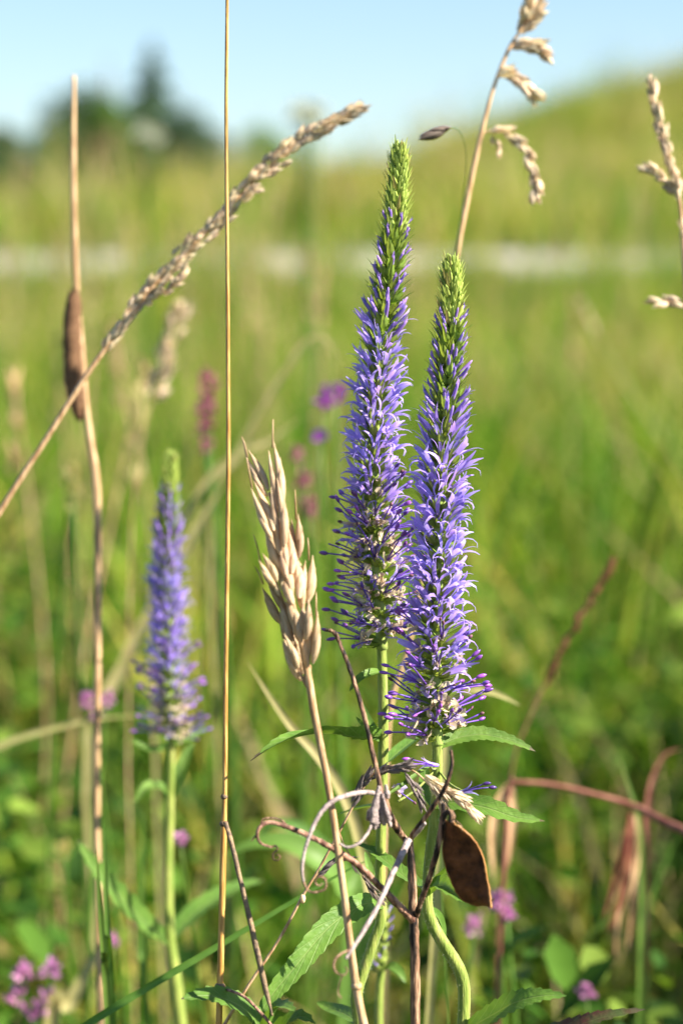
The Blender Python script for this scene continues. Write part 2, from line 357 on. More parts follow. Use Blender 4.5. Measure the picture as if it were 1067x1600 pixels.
def scatter(n, y0, y1, hx):
    y = np.sqrt(nrng.uniform(y0 ** 2, y1 ** 2, n)) if y0 > 0 else nrng.uniform(y0, y1, n)
    return nrng.uniform(-1, 1, n) * hx(y), y
def join(ls):
    o = 0; A = [[], [], [], []]
    for V, a, b, c in ls:
        A[0].append(V); A[1].append(a + o); A[2].append(b + o); A[3].append(c); o += len(V)
    return [np.concatenate(q) for q in A]
def keep_clear(x, y, h):
    """nothing of the loose grass grows between the camera and the flowers"""
    return ~((y < 0.66) & (np.abs(x) < 0.05 + 0.16 * np.maximum(y, 0)) & (h > 0.10 + 0.0 * y))
def tussocks(n, per, y0, y1, hx, hr, wr, pal, spread):
    """clumps of blades that share a height and a colour"""
    x, y = scatter(n, y0, y1, hx); hh = nrng.uniform(*hr, n); cc = choose(n, pal); i = np.repeat(np.arange(n), per); m = n * per
    X = x[i] + nrng.normal(0, spread, m); Y = np.maximum(y[i] + nrng.normal(0, spread, m), y0)
    alt = choose(m, pal); return blades(X, Y, hh[i] * nrng.uniform(.55, 1.1, m), nrng.uniform(*wr, m), nrng.uniform(.15, .75, m), np.where(nrng.uniform(0, 1, m) < .75, cc[i], alt), .22)
L1 = []
G, Y_, S_ = [5, 5, 3, 5, 1.2, .8, .8], [6, 7, 5, 3, 2.4, 1.4, 1], [0, 1, 3, 0, 5, 6, 6]
n = 17000; x, y = scatter(n, 0.45, 1.6, lambda y: 0.45 + y * .35)                # close turf
h = nrng.uniform(.03, .11, n) * (1 + .4 * patch(x, y, 9)); L1.append(blades(x, y, h, nrng.uniform(.0016, .004, n), nrng.uniform(.2, .9, n), choose(n, G)))
L1.append(tussocks(330, 26, .74, 1.9, lambda y: .35 + y * .3, (.08, .22), (.002, .005), G, .018))
L1.append(tussocks(110, 16, .80, 1.9, lambda y: .35 + y * .3, (.14, .25), (.0018, .004), S_, .016))
n = 9000; x = nrng.uniform(.20, .75, n); y = nrng.uniform(.68, 1.5, n); ok = x > .10 + y * .17; x, y = x[ok], y[ok]; n = len(x)   # unseen taller stand beside the view, added to shade the low plants
L1.append(blades(x, y, nrng.uniform(.16, .38, n), nrng.uniform(.002, .005, n), nrng.uniform(.05, .25, n), choose(n, G)))
n = 24000; x, y = scatter(n, 1.5, 4.6, lambda y: 0.5 + y * .33)
h = nrng.uniform(.05, .18, n) * (1 + .4 * patch(x, y, 4)); L1.append(blades(x, y, h, nrng.uniform(.002, .005, n), nrng.uniform(.1, .6, n), choose(n, G)))
L1.append(tussocks(900, 26, 1.8, 4.8, lambda y: .5 + y * .3, (.12, .33), (.002, .006), Y_, .035))
L1.append(tussocks(320, 22, 1.35, 3.2, lambda y: .35 + y * .27, (.15, .34), (.003, .007), G, .022))
L1.append(tussocks(150, 22, 1.2, 2.6, lambda y: .35 + y * .27, (.12, .30), (.003, .007), [0, 4, 6, 0, 3, 1, 0], .015))
L1.append(tussocks(210, 20, 1.7, 4.8, lambda y: .5 + y * .3, (.16, .36), (.002, .004), S_, .03))
n = 30000; x, y = scatter(n, 4.6, 7.9, lambda y: 0.7 + y * .3)
tp = np.clip((7.6 - y) / 3.0, .2, 1); h = nrng.uniform(.08, .22, n) * tp; L1.append(blades(x, y, h, nrng.uniform(.003, .006, n), nrng.uniform(.1, .6, n), choose(n, Y_)))
L1.append(tussocks(300, 22, 4.4, 6.6, lambda y: .7 + y * .27, (.10, .28), (.003, .006), Y_, .06))
L1.append(tussocks(60, 14, 7.5, 8.3, lambda y: .7 + y * .27, (.05, .16), (.003, .006), Y_, .09))
L1.append(tussocks(240, 16, 6.0, 7.7, lambda y: .7 + y * .27, (.08, .22), (.003, .006), Y_, .07))
L1.append(tussocks(150, 12, 4.0, 7.4, lambda y: .7 + y * .27, (.22, .44), (.003, .006), S_, .06))
for xa, xb, m_ in ((-.60, -.22, 46), (.70, 1.0, 18), (-.12, .05, 10), (.25, .45, 14)):
    n = m_ * 16; x = nrng.uniform(xa, xb, n); y = nrng.uniform(6.5, 7.6, n); L1.append(blades(x, y, nrng.uniform(.08, .20, n), nrng.uniform(.003, .006, n), nrng.uniform(.1, .5, n), choose(n, Y_)))
big_mesh('meadow_grass', *join(L1), 'grass', 'fresh green meadow grass growing below and behind the flowers', 'grass')
L2 = []
n = 75000; x, y = scatter(n, 8.5, 34, lambda y: 1.5 + y * .30)
h = nrng.uniform(.08, .24, n) * (1 + .3 * patch(x, y, 1.1))
L2.append(blades(x, y, h, nrng.uniform(.006, .013, n), nrng.uniform(.1, .6, n), choose(n, Y_)))
L2.append(tussocks(3100, 18, 8.7, 34, lambda y: 1.5 + y * .29, (.14, .42), (.006, .013), [3, 4, 6, 2, 6, 3, 2.5], .12))
L2.append(tussocks(620, 16, 8.7, 34, lambda y: 1.2 + y * .24, (.30, .60), (.005, .012), S_, .10))
L2.append(tussocks(150, 12, 22, 33.5, lambda y: 1.2 + y * .24, (.45, 1.0), (.008, .016), [3, 4, 5, 1, 4, 3, 3], .18))
big_mesh('hillside_grass', *join(L2), 'grass', 'yellowish tall grass covering the hill beyond the pale path', 'grass')

def leaflets():
    """low clover-like ground cover"""
    n = 34000; x, y = scatter(n, 0.66, 1.9, lambda y: 0.3 + y * .3); kp = patch(x, y, 23) > -.25; x, y = x[kp], y[kp]; n = len(x)
    cl = patch(x, y, 14); z = gz(x, y) + nrng.uniform(.005, .15, n) * (1 + .5 * cl)
    a = nrng.uniform(0, 2 * np.pi, n); s = nrng.uniform(.0035, .009, n); ti = nrng.normal(0, .5, (n, 2))
    t1 = np.stack([np.cos(a), np.sin(a), ti[:, 0]], 1); t2 = np.stack([-np.sin(a), np.cos(a), ti[:, 1]], 1)
    c = np.stack([x, y, z], 1); q = [(-1, 0), (-.2, .52), (.6, .42), (1, 0), (.6, -.42), (-.2, -.52)]
    V = np.stack([c + t1 * (p[0] * s)[:, None] + t2 * (p[1] * s)[:, None] for p in q], 1)
    V[:, (1, 2, 4, 5), 2] += (s * .18)[:, None]
    b = (np.arange(n) * 6)[:, None]
    F4 = np.concatenate([b + np.array([0, 1, 2, 3]), b + np.array([0, 3, 4, 5])]); F3 = np.zeros((0, 3), int)
    pal = np.array([(0.045, .115, .014), (.075, .165, .02), (.15, .23, .035), (.03, .08, .014)])
    cc = pal[nrng.integers(0, 4, n)] * nrng.uniform(.8, 1.25, (n, 1))
    big_mesh('ground_cover', V.reshape(-1, 3), F4, F3, np.repeat(cc, 6, 0), 'grass', 'small round clover-like leaves low among the grass', 'ground cover')
leaflets()

# ------------------------------------------------------------------ speedwell pieces (shared meshes)
mm = 0.001
def strip(mb, pts, hw, nrm, mat, cup=0.3):
    """narrow petal: three-vertex cross-section along pts"""
    vs = []; fs = []; m = len(pts)
    for i, p in enumerate(pts):
        t = (pts[min(i + 1, m - 1)] - pts[max(i - 1, 0)]).normalized(); s = t.cross(nrm[i]); s = s.normalized() if s.length > 1e-6 else Vector((1, 0, 0))
        w = hw[i]; vs += [p - s * w + nrm[i] * w * cup, p, p + s * w + nrm[i] * w * cup]
    for i in range(m - 1):
        for k in (0, 1): fs.append((i * 3 + k, i * 3 + k + 1, i * 3 + k + 4, i * 3 + k + 3))
    mb.add(vs, fs, mat)
def ellip(mb, c, d, ln, r, mat, sides=6, n=5):
    d = Vector(d).normalized(); pts = [c + d * ln * (i / (n - 1) - .5) for i in range(n)]
    tube(mb, pts, [max(r * math.sqrt(max(1 - (2 * i / (n - 1) - 1) ** 2, 0.03)), 1e-6) for i in range(n)], sides, mat)
def lobe(mb, ang, r0, z0, ln, w, e0, curl, mat, n=6, tw=0.0):
    rad = Vector((math.cos(ang), math.sin(ang), 0)); tan = Vector((-math.sin(ang), math.cos(ang), 0))
    p = rad * r0 + Vector((0, 0, z0)); pts = []; nr = []; e = e0; hw = []
    for i in range(n):
        s = i / (n - 1); dr = rad * math.sin(e) + Vector((0, 0, math.cos(e))) + tan * tw * s
        pts.append(p.copy()); nr.append((rad * -math.cos(e) + Vector((0, 0, math.sin(e)))).normalized())
        hw.append(w * (0.75 + .5 * s if s < .4 else max(.16, .95 * (1 - (s - .4) / .6) ** .7)))
        p = p + dr.normalized() * (ln / (n - 1)); e += curl * (0.4 + 1.6 * s) / (n - 1)
    strip(mb, pts, hw, nr, mat)
def corolla(mb, k, size=1.0, openness=1.0, mat=0, tl=2.0):
    r0 = .38 * mm * size; r1 = .60 * mm * size
    tube(mb, [Vector((0, 0, z * mm * size)) for z in (0.2, tl * .6, tl)], [r0, r1 * .9, r1], 7, mat, close=False)
    off = U(0, 6.28)
    for q in range(4):
        lobe(mb, off + q * math.pi / 2 + U(-.25, .25), r1 * .95, tl * mm * size * .97, U(3.3, 5.0) * mm * size, U(.29, .45) * mm * size,
             openness * U(.02, .38), openness * U(.5, 3.4), mat, tw=U(-.5, .5))
def stamens(mb, nst, L0, fm, am, spread=.3, droop=0.0):
    for q in range(nst):
        a = U(0, 6.28); s = U(.1, spread); ln = U(*L0) * mm
        d0 = Vector((math.cos(a) * s, math.sin(a) * s, 1)).normalized(); b = Vector((U(-.3, .3) - droop, U(-.3, .3), 0))
        pts = [Vector((0, 0, 1.6 * mm)) + d0 * ln * t + b * ln * .35 * t * t for t in (0, .25, .5, .75, 1)]
        tube(mb, pts, [.17 * mm, .16 * mm, .15 * mm, .14 * mm, .13 * mm], 5, fm)
        if U(0, 1) < .86:
            d = (pts[-1] - pts[-2]).normalized() + Vector((U(-.3, .3), U(-.3, .3), U(-.2, .2)))
            if U(0, 1) < .75: ellip(mb, pts[-1] + d.normalized() * .6 * mm, d, U(1.5, 2.1) * mm, U(.33, .43) * mm, am)
            else: ellip(mb, pts[-1] + d.normalized() * .3 * mm, d, U(.9, 1.2) * mm, U(.24, .34) * mm, am + 1)
def crumple(mb, n, mat, ln=(1.4, 3.2), z=(1.2, 2.6)):
    for q in range(n):
        p = Vector((U(-.6, .6), U(-.6, .6), U(*z))) * mm; d = Vector((U(-1, 1), U(-1, 1), U(.1, 1.2))).normalized(); pts = []; nr = []
        L = U(*ln) * mm; m = 6; ax = Vector((U(-1, 1), U(-1, 1), U(-1, 1))).normalized(); k = U(-2.6, 2.6)
        for i in range(m):
            pts.append(p.copy()); nr.append(d.orthogonal().normalized()); p = p + d * L / (m - 1); d = Quaternion(ax, k / (m - 1)) @ d
        strip(mb, pts, [U(.35, .85) * mm for _ in range(m - 1)] + [.08 * mm], nr, mat, cup=U(-.8, .8))
FM = ['petal', 'petal_pale', 'filament', 'anther', 'anther_dry', 'withered', 'petal_bud']
def variants(n, fn, name, mats):
    out = []
    for _ in range(n):
        mb = MB(); fn(mb); out.append(mb.mesh(name, mats))
    return out
def f_bud(mb):       # a closed violet bud drawn out to a narrow point, tips just parting
    L = U(3.4, 4.6) * mm; b = U(-.25, .25)
    pts = [Vector((b * mm * s * s, b * .6 * mm * s * s, .3 * mm + L * s)) for s in (0, .3, .6, .85, 1)]
    tube(mb, pts, [.28 * mm, .37 * mm, .34 * mm, .27 * mm, .12 * mm], 6, 6)
    for q in range(rng.choice((0, 2, 3))): lobe(mb, U(0, 6.28), .28 * mm, L * .9, U(.8, 1.7) * mm, .26 * mm, U(0, .3), U(.3, 1.8), 6, n=4)
def f_part(mb): corolla(mb, 0, U(.8, .95), U(.25, .6))
def f_open(mb): corolla(mb, 0, U(.92, 1.12), U(.75, 1.15), mat=0 if U(0, 1) < .85 else 1)
def f_stam(mb):
    corolla(mb, 0, U(.75, .95), U(.7, 1.2), mat=0 if U(0, 1) < .6 else 1); stamens(mb, 2, (3.4, 6.2), 2, 3, .35)
    if U(0, 1) < .5: crumple(mb, 2, 5)
def f_with(mb):
    crumple(mb, rng.choice((3, 4, 5)), 5)
    if U(0, 1) < .7: crumple(mb, 2, 1)
    if U(0, 1) < .45: crumple(mb, 1, 0)
    stamens(mb, rng.choice((1, 2, 2)), (4.2, 7.6), 2, 3, .4, .15)
def f_calyx(mb):     # four upright sepals and one longer needle-like bract below them
    for q in range(4):
        a = q * math.pi / 2 + .78; rad = Vector((math.cos(a), math.sin(a), 0))
        pts = [rad * r * mm + Vector((0, 0, z * mm)) for r, z in ((.25, -.2), (.72, .6), (.78, 1.4), (.62, 2.2), (.5, 2.9))]
        strip(mb, pts, [.3 * mm, .5 * mm, .44 * mm, .28 * mm, .06 * mm], [-rad] * 5, 0 if q else 1)
    L = U(3.6, 4.6); dx = -U(.9, 1.3)
    pts = [Vector((dx * f, U(-.08, .08), z)) * mm for f, z in ((.4, -.6), (1, .8), (1.05, L * .5), (1.15, L * .8), (1.35, L))]
    strip(mb, pts, [.42 * mm, .36 * mm, .26 * mm, .17 * mm, .05 * mm], [Vector((1, 0, 0))] * 5, 0, cup=.5)
def f_cbud(mb):      # a tiny closed bud of the tip, with its bract point
    pts = [Vector((0, 0, z * mm)) for z in (-.3, .5, 1.3, 2.1, 2.7)]
    tube(mb, pts, [.36 * mm, .58 * mm, .54 * mm, .34 * mm, .06 * mm], 7, 2)
    L = U(3.0, 4.4); pts = [Vector((-f, 0, z)) * mm for f, z in ((.5, -.5), (.95, .8), (1.0, L * .5), (1.0, L * .8), (1.1, L))]
    strip(mb, pts, [.42 * mm, .38 * mm, .29 * mm, .19 * mm, .06 * mm], [Vector((1, 0, 0))] * 5, 1 if U(0, 1) < .5 else 2, cup=.4)
BUD = variants(8, f_bud, 'flower_bud', FM); PRT = variants(10, f_part, 'flower', FM); OPN = variants(18, f_open, 'flower', FM)
STA = variants(16, f_stam, 'flower', FM); WIT = variants(16, f_with, 'withered_flower', FM)
CAL = variants(6, f_calyx, 'calyx', ['calyx', 'calyx']); CBD = variants(6, f_cbud, 'calyx_bud', ['calyx', 'calyx_tip', 'bud_green'])

def hairs(th, pl, n, parent, ln=0.7):
    """short pale hairs along a stem"""
    q = spl(pl, 8); mb = MB(); F = frames([P(a[0], a[1], a[2]) for a in q])
    for _ in range(n):
        i = rng.randrange(len(F) - 1); f = U(0, 1); p = F[i][0].lerp(F[i + 1][0], f); r = PX(q[i][3], q[i][2]); a = U(0, 6.28)
        o = F[i][2] * math.cos(a) + F[i][3] * math.sin(a); t = F[i][1]; e = p + o * (r + U(.4, 1) * ln * mm) + t * U(-.3, .3) * mm; b = p + o * r * .9
        w = t * .022 * mm; mb.add([b - w, b + w, e], [(0, 1, 2)])
        w = o.cross(t) * .022 * mm; mb.add([b - w, b + w, e], [(0, 1, 2)])
    o = part('stem_hair', mb, ['fuzz'], th, parent); o['kind'] = 'stuff'

def speedwell(label, axis, stem, d, zones, per=8.0, smax=1.0, seed=1, dens=1.0, hair=500, full=1.0):
    """axis: spike centre line from tip to base (px, py, depth); stem: below it (px, py, depth, half px).
    zones (mm from the tip): violet starts, buds part, flowers open, stamens show, withered"""
    global rng
    keep = rng; rng = random.Random(seed)
    st = stem + []; foot = P(*stem[-1][:3]); g = ground(foot + Vector((U(-.01, .01), U(.0, .02), 0)))
    th = thing('speedwell', label, 'flower', g)
    mb = MB(); q = spl(stem, 6); pts = [P(a[0], a[1], a[2]) for a in q]; rad = [PX(a[3], a[2]) for a in q]
    ext = [pts[-1].lerp(g, t) for t in (.33, .66, 1)]; pts += ext; rad += [rad[-1]] * 2 + [rad[-1] * 1.05]
    tube(mb, pts, rad, 10, 0, rough=.03); so = part('stem', mb, ['speed_stem'], th)
    if hair: hairs(th, stem, hair, so)
    # axis of the spike
    q = spl([(*P(*a),) for a in axis], 10); pts = [Vector(a) for a in q]
    acc = [0.0]
    for i in range(1, len(pts)): acc.append(acc[-1] + (pts[i] - pts[i - 1]).length)
    LN = acc[-1]; F = frames(pts)
    def at(s):
        i = int(np.clip(np.searchsorted(acc, s) - 1, 0, len(pts) - 2)); f = (s - acc[i]) / (acc[i + 1] - acc[i])
        return pts[i].lerp(pts[i + 1], f), (pts[i] - pts[i + 1]).normalized()
    mb = MB(); tube(mb, pts, [max(.5 * mm, min(1.15 * mm, (.5 + a / mm * .09) * mm)) * smax for a in acc], 8, 0)
    sp = part('flower_spike', mb, ['axis'], th)
    s = 0.5 * mm; phi = U(0, 6.28); cnt = [0, 0, 0]
    while s < LN - 1.0 * mm:
        sm = s / mm / smax; turn = .95 if sm < 10 else (.95 + (sm - 10) * .075 if sm < 42 else 3.35)
        pos, ax = at(s + U(-.35, .35) * mm * min(1, sm / 10)); r = max(.15 * mm, min(1.05 * mm, (.3 + sm * .35) * mm)) * smax
        o = ax.orthogonal().normalized(); o2 = ax.cross(o); ph = phi + U(-.16, .16); out = o * math.cos(ph) + o2 * math.sin(ph)
        dead = (sm - zones[4]) / 8
        el = np.interp(sm, [0, 3, 12, 30, 60, zones[3], LN / mm / smax], [6, 19, 28, 38, 48, 55, 78]) + U(-7, 7)
        dr = ax * math.cos(R(el)) + out * math.sin(R(el)) + Vector((0, 0, U(-.05, .05)))
        size = float(np.interp(sm, [0, 3, 10, 22, 36], [.66, .82, .95, 1.06, full])) * smax * U(.92, 1.08)
        base = pos + out * r
        ib = 2 if sm < zones[0] + 3 else 0
        if cnt[ib] < 298:
            me = rng.choice(CBD) if ib else rng.choice(CAL)
            piece(me.name.split('.')[0], me, sp, g, orient(base, dr, ax, size, U(-.2, .2))); cnt[ib] += 1
        fl = None
        if sm > zones[0] and cnt[1] < 298:
            j = sm + U(-3, 3); fs = size
            if j < zones[1]:
                fl = rng.choice(BUD); fs = size * float(np.interp(sm, [zones[0], zones[1]], [.72, 1.12])) if U(0, 1) < np.interp(sm, [zones[0], zones[1]], [.45, 1]) else 0
            elif j < zones[2]: fl = rng.choice(PRT)
            elif j < zones[3]: fl = rng.choice(OPN)
            elif j < zones[4]: fl = rng.choice(STA if U(0, 1) < .6 else OPN)
            else: fl = rng.choice(WIT if U(0, 1) < .72 else STA)
            if fl and fs > 0:
                piece(fl.name.split('.')[0], fl, sp, g, orient(base + dr * .45 * mm * size, dr + Vector((U(-.12, .12), U(-.12, .12), U(-.1, .1))), ax, fs, U(-.6, .6))); cnt[1] += 1
        s += turn * mm * smax / per / dens; phi += 2 * math.pi / per + (0.025 if sm > 20 else .04)
    rng = keep
    return th, so, sp

def leaf_px(th, pl, hw, d_up=(0, -.55, 1), name='leaf', mats=('leaf', 'leaf_tip'), tip=True, parent=None, **k):
    mb = MB(); pts = [P(*a) for a in pl]; leaf(mb, pts, PX(hw, pl[len(pl) // 2][2]), d_up, tip_mat=1 if tip else None, **k)
    return part(name, mb, list(mats), th, parent)

# ------------------------------------------------------------------ the three speedwells
D1, D2 = 0.512, 0.497
A, A_st, A_sp = speedwell('tallest violet speedwell spike, its lower flowers withered to cream', [(624, 228, D1), (620, 320, D1), (612, 400, D1), (600, 500, D1), (590, 600, D1), (584, 700, D1), (583, 800, D1), (590, 900, D1), (597, 1015, D1)],
    [(596, 1000, D1, 7.5), (599, 1149, D1, 8), (595, 1305, D1, 8), (594, 1373, D1, 8), (596, 1431, D1, 8.5), (584, 1470, D1, 8.5), (569, 1514, D1, 9), (557, 1558, D1, 9.5), (565, 1620, D1, 9.5)],
    D1, (16, 38, 47, 70, 80), seed=3, full=1.10)
B, B_st, B_sp = speedwell('violet speedwell spike with open flowers and dark stamens round its base', [(705, 406, D2), (704, 500, D2), (699, 600, D2), (691, 700, D2), (687, 800, D2), (685, 900, D2), (681, 1000, D2), (682, 1100, D2), (683, 1165, D2)],
    [(683, 1150, D2, 7.5), (683, 1200, D2, 8.5), (678, 1285, D2, 9), (672, 1334, D2, 9), (669, 1373, D2, 9), (667, 1412, D2, 9), (674, 1441, D2, 9.5), (696, 1480, D2, 10), (717, 1514, D2, 10), (725, 1552, D2, 10), (722, 1620, D2, 10)],
    D2, (11, 34, 42, 74, 84), seed=8, full=1.17)
D3 = 0.63
Cc, C_st, C_sp = speedwell('smaller violet speedwell spike standing beside the thin golden straw', [(267, 708, D3), (264, 800, D3), (261, 900, D3), (263, 1000, D3), (266, 1090, D3), (268, 1160, D3)],
    [(268, 1120, D3, 6), (266, 1250, D3, 7), (263, 1350, D3, 8), (264, 1450, D3, 9), (274, 1530, D3, 10), (285, 1620, D3, 10)], D3, (9, 27, 35, 58, 66), smax=.92, seed=5, hair=0, full=1.05)

# leaves of the tallest one
leaf_px(A, [(597, 1150, .512), (560, 1152, .503), (500, 1146, .495), (440, 1160, .488), (392, 1189, .483)], 19, (-.75, -.6, .5), fold=.55, teeth=14, tooth=.1, wave=.08)
leaf_px(A, [(594, 1412, .512), (566, 1414, .505), (515, 1448, .50), (462, 1510, .495), (415, 1570, .492), (385, 1640, .49)], 20, (.55, -.75, .75), fold=.35, teeth=19, tooth=.06, tip=False)
leaf_px(A, [(597, 1258, .513), (570, 1262, .52), (545, 1268, .526), (520, 1277, .53)], 9, (0, -.4, 1), fold=.4, teeth=6)
leaf_px(A, [(598, 1158, .512), (584, 1140, .515), (574, 1120, .518), (566, 1098, .52)], 6, (.2, -1, .3), fold=.4, tip=False)
leaf_px(A, [(598, 1158, .512), (580, 1148, .51), (566, 1132, .508), (556, 1120, .507)], 5, (.2, -1, .3), fold=.4, tip=False)
leaf_px(A, [(598, 1050, .512), (580, 1052, .509), (560, 1062, .507), (546, 1080, .505)], 8, (.2, -.6, 1), fold=.5, tip=False)
leaf_px(A, [(600, 1130, .512), (615, 1118, .518), (632, 1112, .522)], 10, (0, -.7, 1), fold=.4, tip=False)
leaf_px(A, [(600, 1195, .512), (626, 1172, .52), (652, 1152, .527), (668, 1140, .53)], 12, (-.3, -.6, 1), fold=.4, tip=False)
leaf_px(A, [(561, 1600, .512), (540, 1585, .52), (515, 1575, .527), (495, 1566, .53)], 13, (0, -.8, .8), fold=.35, tip=False)
leaf_px(A, [(594, 1408, .512), (583, 1380, .514), (575, 1350, .517), (570, 1330, .519)], 7, (.3, -1, .2), fold=.4, tip=False)
# leaves of the second one
leaf_px(B, [(686, 1166, .497), (715, 1153, .499), (755, 1148, .50), (800, 1158, .50), (836, 1174, .50)], 14, (.1, -.75, .8), fold=.35, teeth=11, tooth=.09)
leaf_px(B, [(681, 1256, .497), (715, 1254, .495), (760, 1262, .493), (805, 1277, .492), (851, 1283, .492)], 19, (-.1, -.7, .8), fold=.3, teeth=8, tooth=.1)
leaf_px(B, [(668, 1392, .497), (640, 1376, .503), (610, 1352, .508), (582, 1330, .512), (553, 1316, .515)], 17, (.45, -.6, .8), fold=.3, teeth=10, tooth=.1, tip=False)
leaf_px(B, [(669, 1388, .497), (690, 1384, .489), (708, 1396, .484), (728, 1412, .482)], 13, (-.5, -.7, .9), fold=.9, teeth=6)
leaf_px(B, [(670, 1395, .497), (683, 1380, .493), (693, 1367, .491), (697, 1355, .49)], 9, (-.8, -.8, .2), fold=.5, tip=False)
leaf_px(B, [(670, 1420, .497), (684, 1430, .50), (692, 1450, .502), (694, 1472, .502)], 7, (.6, -.7, .4), fold=.4, tip=False)
leaf_px(B, [(722, 1612, .497), (765, 1588, .492), (805, 1566, .488), (845, 1556, .486), (885, 1556, .485)], 19, (-.15, -.75, .75), fold=.3, teeth=11, tip=False)
leaf_px(B, [(722, 1640, .497), (800, 1632, .487), (890, 1606, .48), (945, 1588, .478), (1008, 1577, .477)], 17, (0, -.6, .9), fold=.3, teeth=13, mats=('leaf_red', 'leaf_tip'))
leaf_px(B, [(681, 1260, .497), (668, 1236, .503), (664, 1212, .508), (665, 1190, .51)], 11, (-.2, -1, .2), fold=.4, tip=False)
leaf_px(B, [(682, 1196, .497), (660, 1204, .49), (636, 1222, .486), (612, 1238, .484), (598, 1246, .483)], 4, (0, -.7, .7), fold=.6, tip=False)
for (x, y, d, dx, dy, kind) in ((655, 1192, .488, -1, .15, 0), (742, 1232, .488, 1, .3, 0), (628, 1246, .49, .5, -.6, 1)):     # stray flowers below the spike
    me = STA[3 + kind] if kind == 0 else WIT[2]
    dr = RT * dx + UP * dy - FW * .2
    piece('withered_flower', me, B_sp, B.location, orient(P(x, y, d) - dr.normalized() * .004, dr, UP, .9))
# short stalks that carry them
mb = MB()
for (x, y, d) in ((668, 1190, .489), (722, 1236, .489), (622, 1252, .491)):
    tube(mb, [Vector(a) for a in spl([tuple(P(682, 1200, D2)), tuple(P((682 + x) / 2, (1200 + y) / 2 + 6, (D2 + d) / 2)), tuple(P(x, y, d))], 5)], .25 * mm, 5)
part('flower_stalk', mb, ['speed_stem'], B)
# leaves of the smaller one
leaf_px(Cc, [(266, 1240, 0.630), (246, 1228, 0.627), (226, 1232, 0.624), (211, 1256, 0.622)], 10, (0, -.7, .8), fold=.3)
leaf_px(Cc, [(267, 1245, 0.630), (279, 1212, 0.630), (292, 1180, 0.632), (304, 1158, 0.634)], 11, (-.3, -1, .3), fold=.3, tip=False)
leaf_px(Cc, [(266, 1165, 0.630), (285, 1158, 0.630), (305, 1150, 0.632), (324, 1136, 0.634)], 9, (0, -.6, 1), fold=.3, tip=False)
leaf_px(Cc, [(266, 1165, 0.630), (245, 1172, 0.628), (225, 1168, 0.626), (208, 1156, 0.626)], 9, (0, -.6, 1), fold=.3, tip=False)
leaf_px(Cc, [(264, 1470, 0.630), (225, 1440, 0.624), (182, 1395, 0.618), (145, 1350, 0.614), (122, 1312, 0.612)], 18, (.45, -.8, .6), fold=.3, teeth=10)
leaf_px(Cc, [(266, 1472, 0.630), (300, 1432, 0.636), (335, 1405, 0.642), (375, 1385, 0.647), (412, 1376, 0.650)], 20, (-.4, -.6, .8), fold=.3, teeth=10)

# a fourth, hardly budding one behind
small = thing('speedwell', 'small pale speedwell shoot in bud behind the two tall spikes', 'flower', ground(P(592, 1640, .57)))
mb = MB(); pts = stem_px(mb, [(600, 1440, .57, 4), (597, 1500, .57, 6), (592, 1560, .57, 6.5), (592, 1640, .57, 7)], 8); tube(mb, [pts[-1], small.location], PX(7, .57), 8)
s_st = part('stem', mb, ['speed_stem'], small)
for k in range(34):
    t = k / 33; p = P(602 - 6 * t + 0, 1425 + 90 * t, .57); a = k * 2.4
    dr = Vector((math.cos(a), math.sin(a), .9)); piece('calyx_bud', CBD[k % 6], s_st, small.location, orient(p, dr, (0, 0, 1), .6 + .2 * t))
    if k % 5 == 3: piece('flower_bud', BUD[k % 8], s_st, small.location, orient(p, dr, (0, 0, 1), .7))
leaf_px(small, [(595, 1520, .57), (610, 1510, .568), (625, 1520, .566), (634, 1536, .565)], 9, (0, -.6, 1), tip=False)
leaf_px(small, [(595, 1520, .57), (580, 1512, .572), (568, 1520, .575), (560, 1530, .577)], 9, (0, -.6, 1), tip=False)

# a low rosette shoot at the foot of the straw
low = thing('speedwell_shoot', 'low leafy speedwell shoot with dark toothed leaves at the straw foot', 'plant', ground(P(415, 1700, .49)))
mb = MB(); tube(mb, [P(412, 1612, .49), P(415, 1660, .49), P(416, 1720, .49), low.location], PX(7, .49), 8); part('stem', mb, ['speed_stem'], low)
leaf_px(low, [(412, 1622, .49), (392, 1585, .487), (355, 1562, .484), (318, 1556, .482), (283, 1561, .48)], 24, (-.1, -.6, 1), fold=.25, teeth=9, tooth=.1)
leaf_px(low, [(412, 1630, .49), (425, 1592, .484), (440, 1572, .48), (462, 1580, .475)], 20, (.2, -.7, .8), fold=.3, teeth=7, tip=False)
leaf_px(low, [(412, 1634, .49), (440, 1605, .486), (468, 1588, .482), (494, 1600, .48)], 16, (.2, -.7, .8), fold=.3, teeth=6, tip=False)

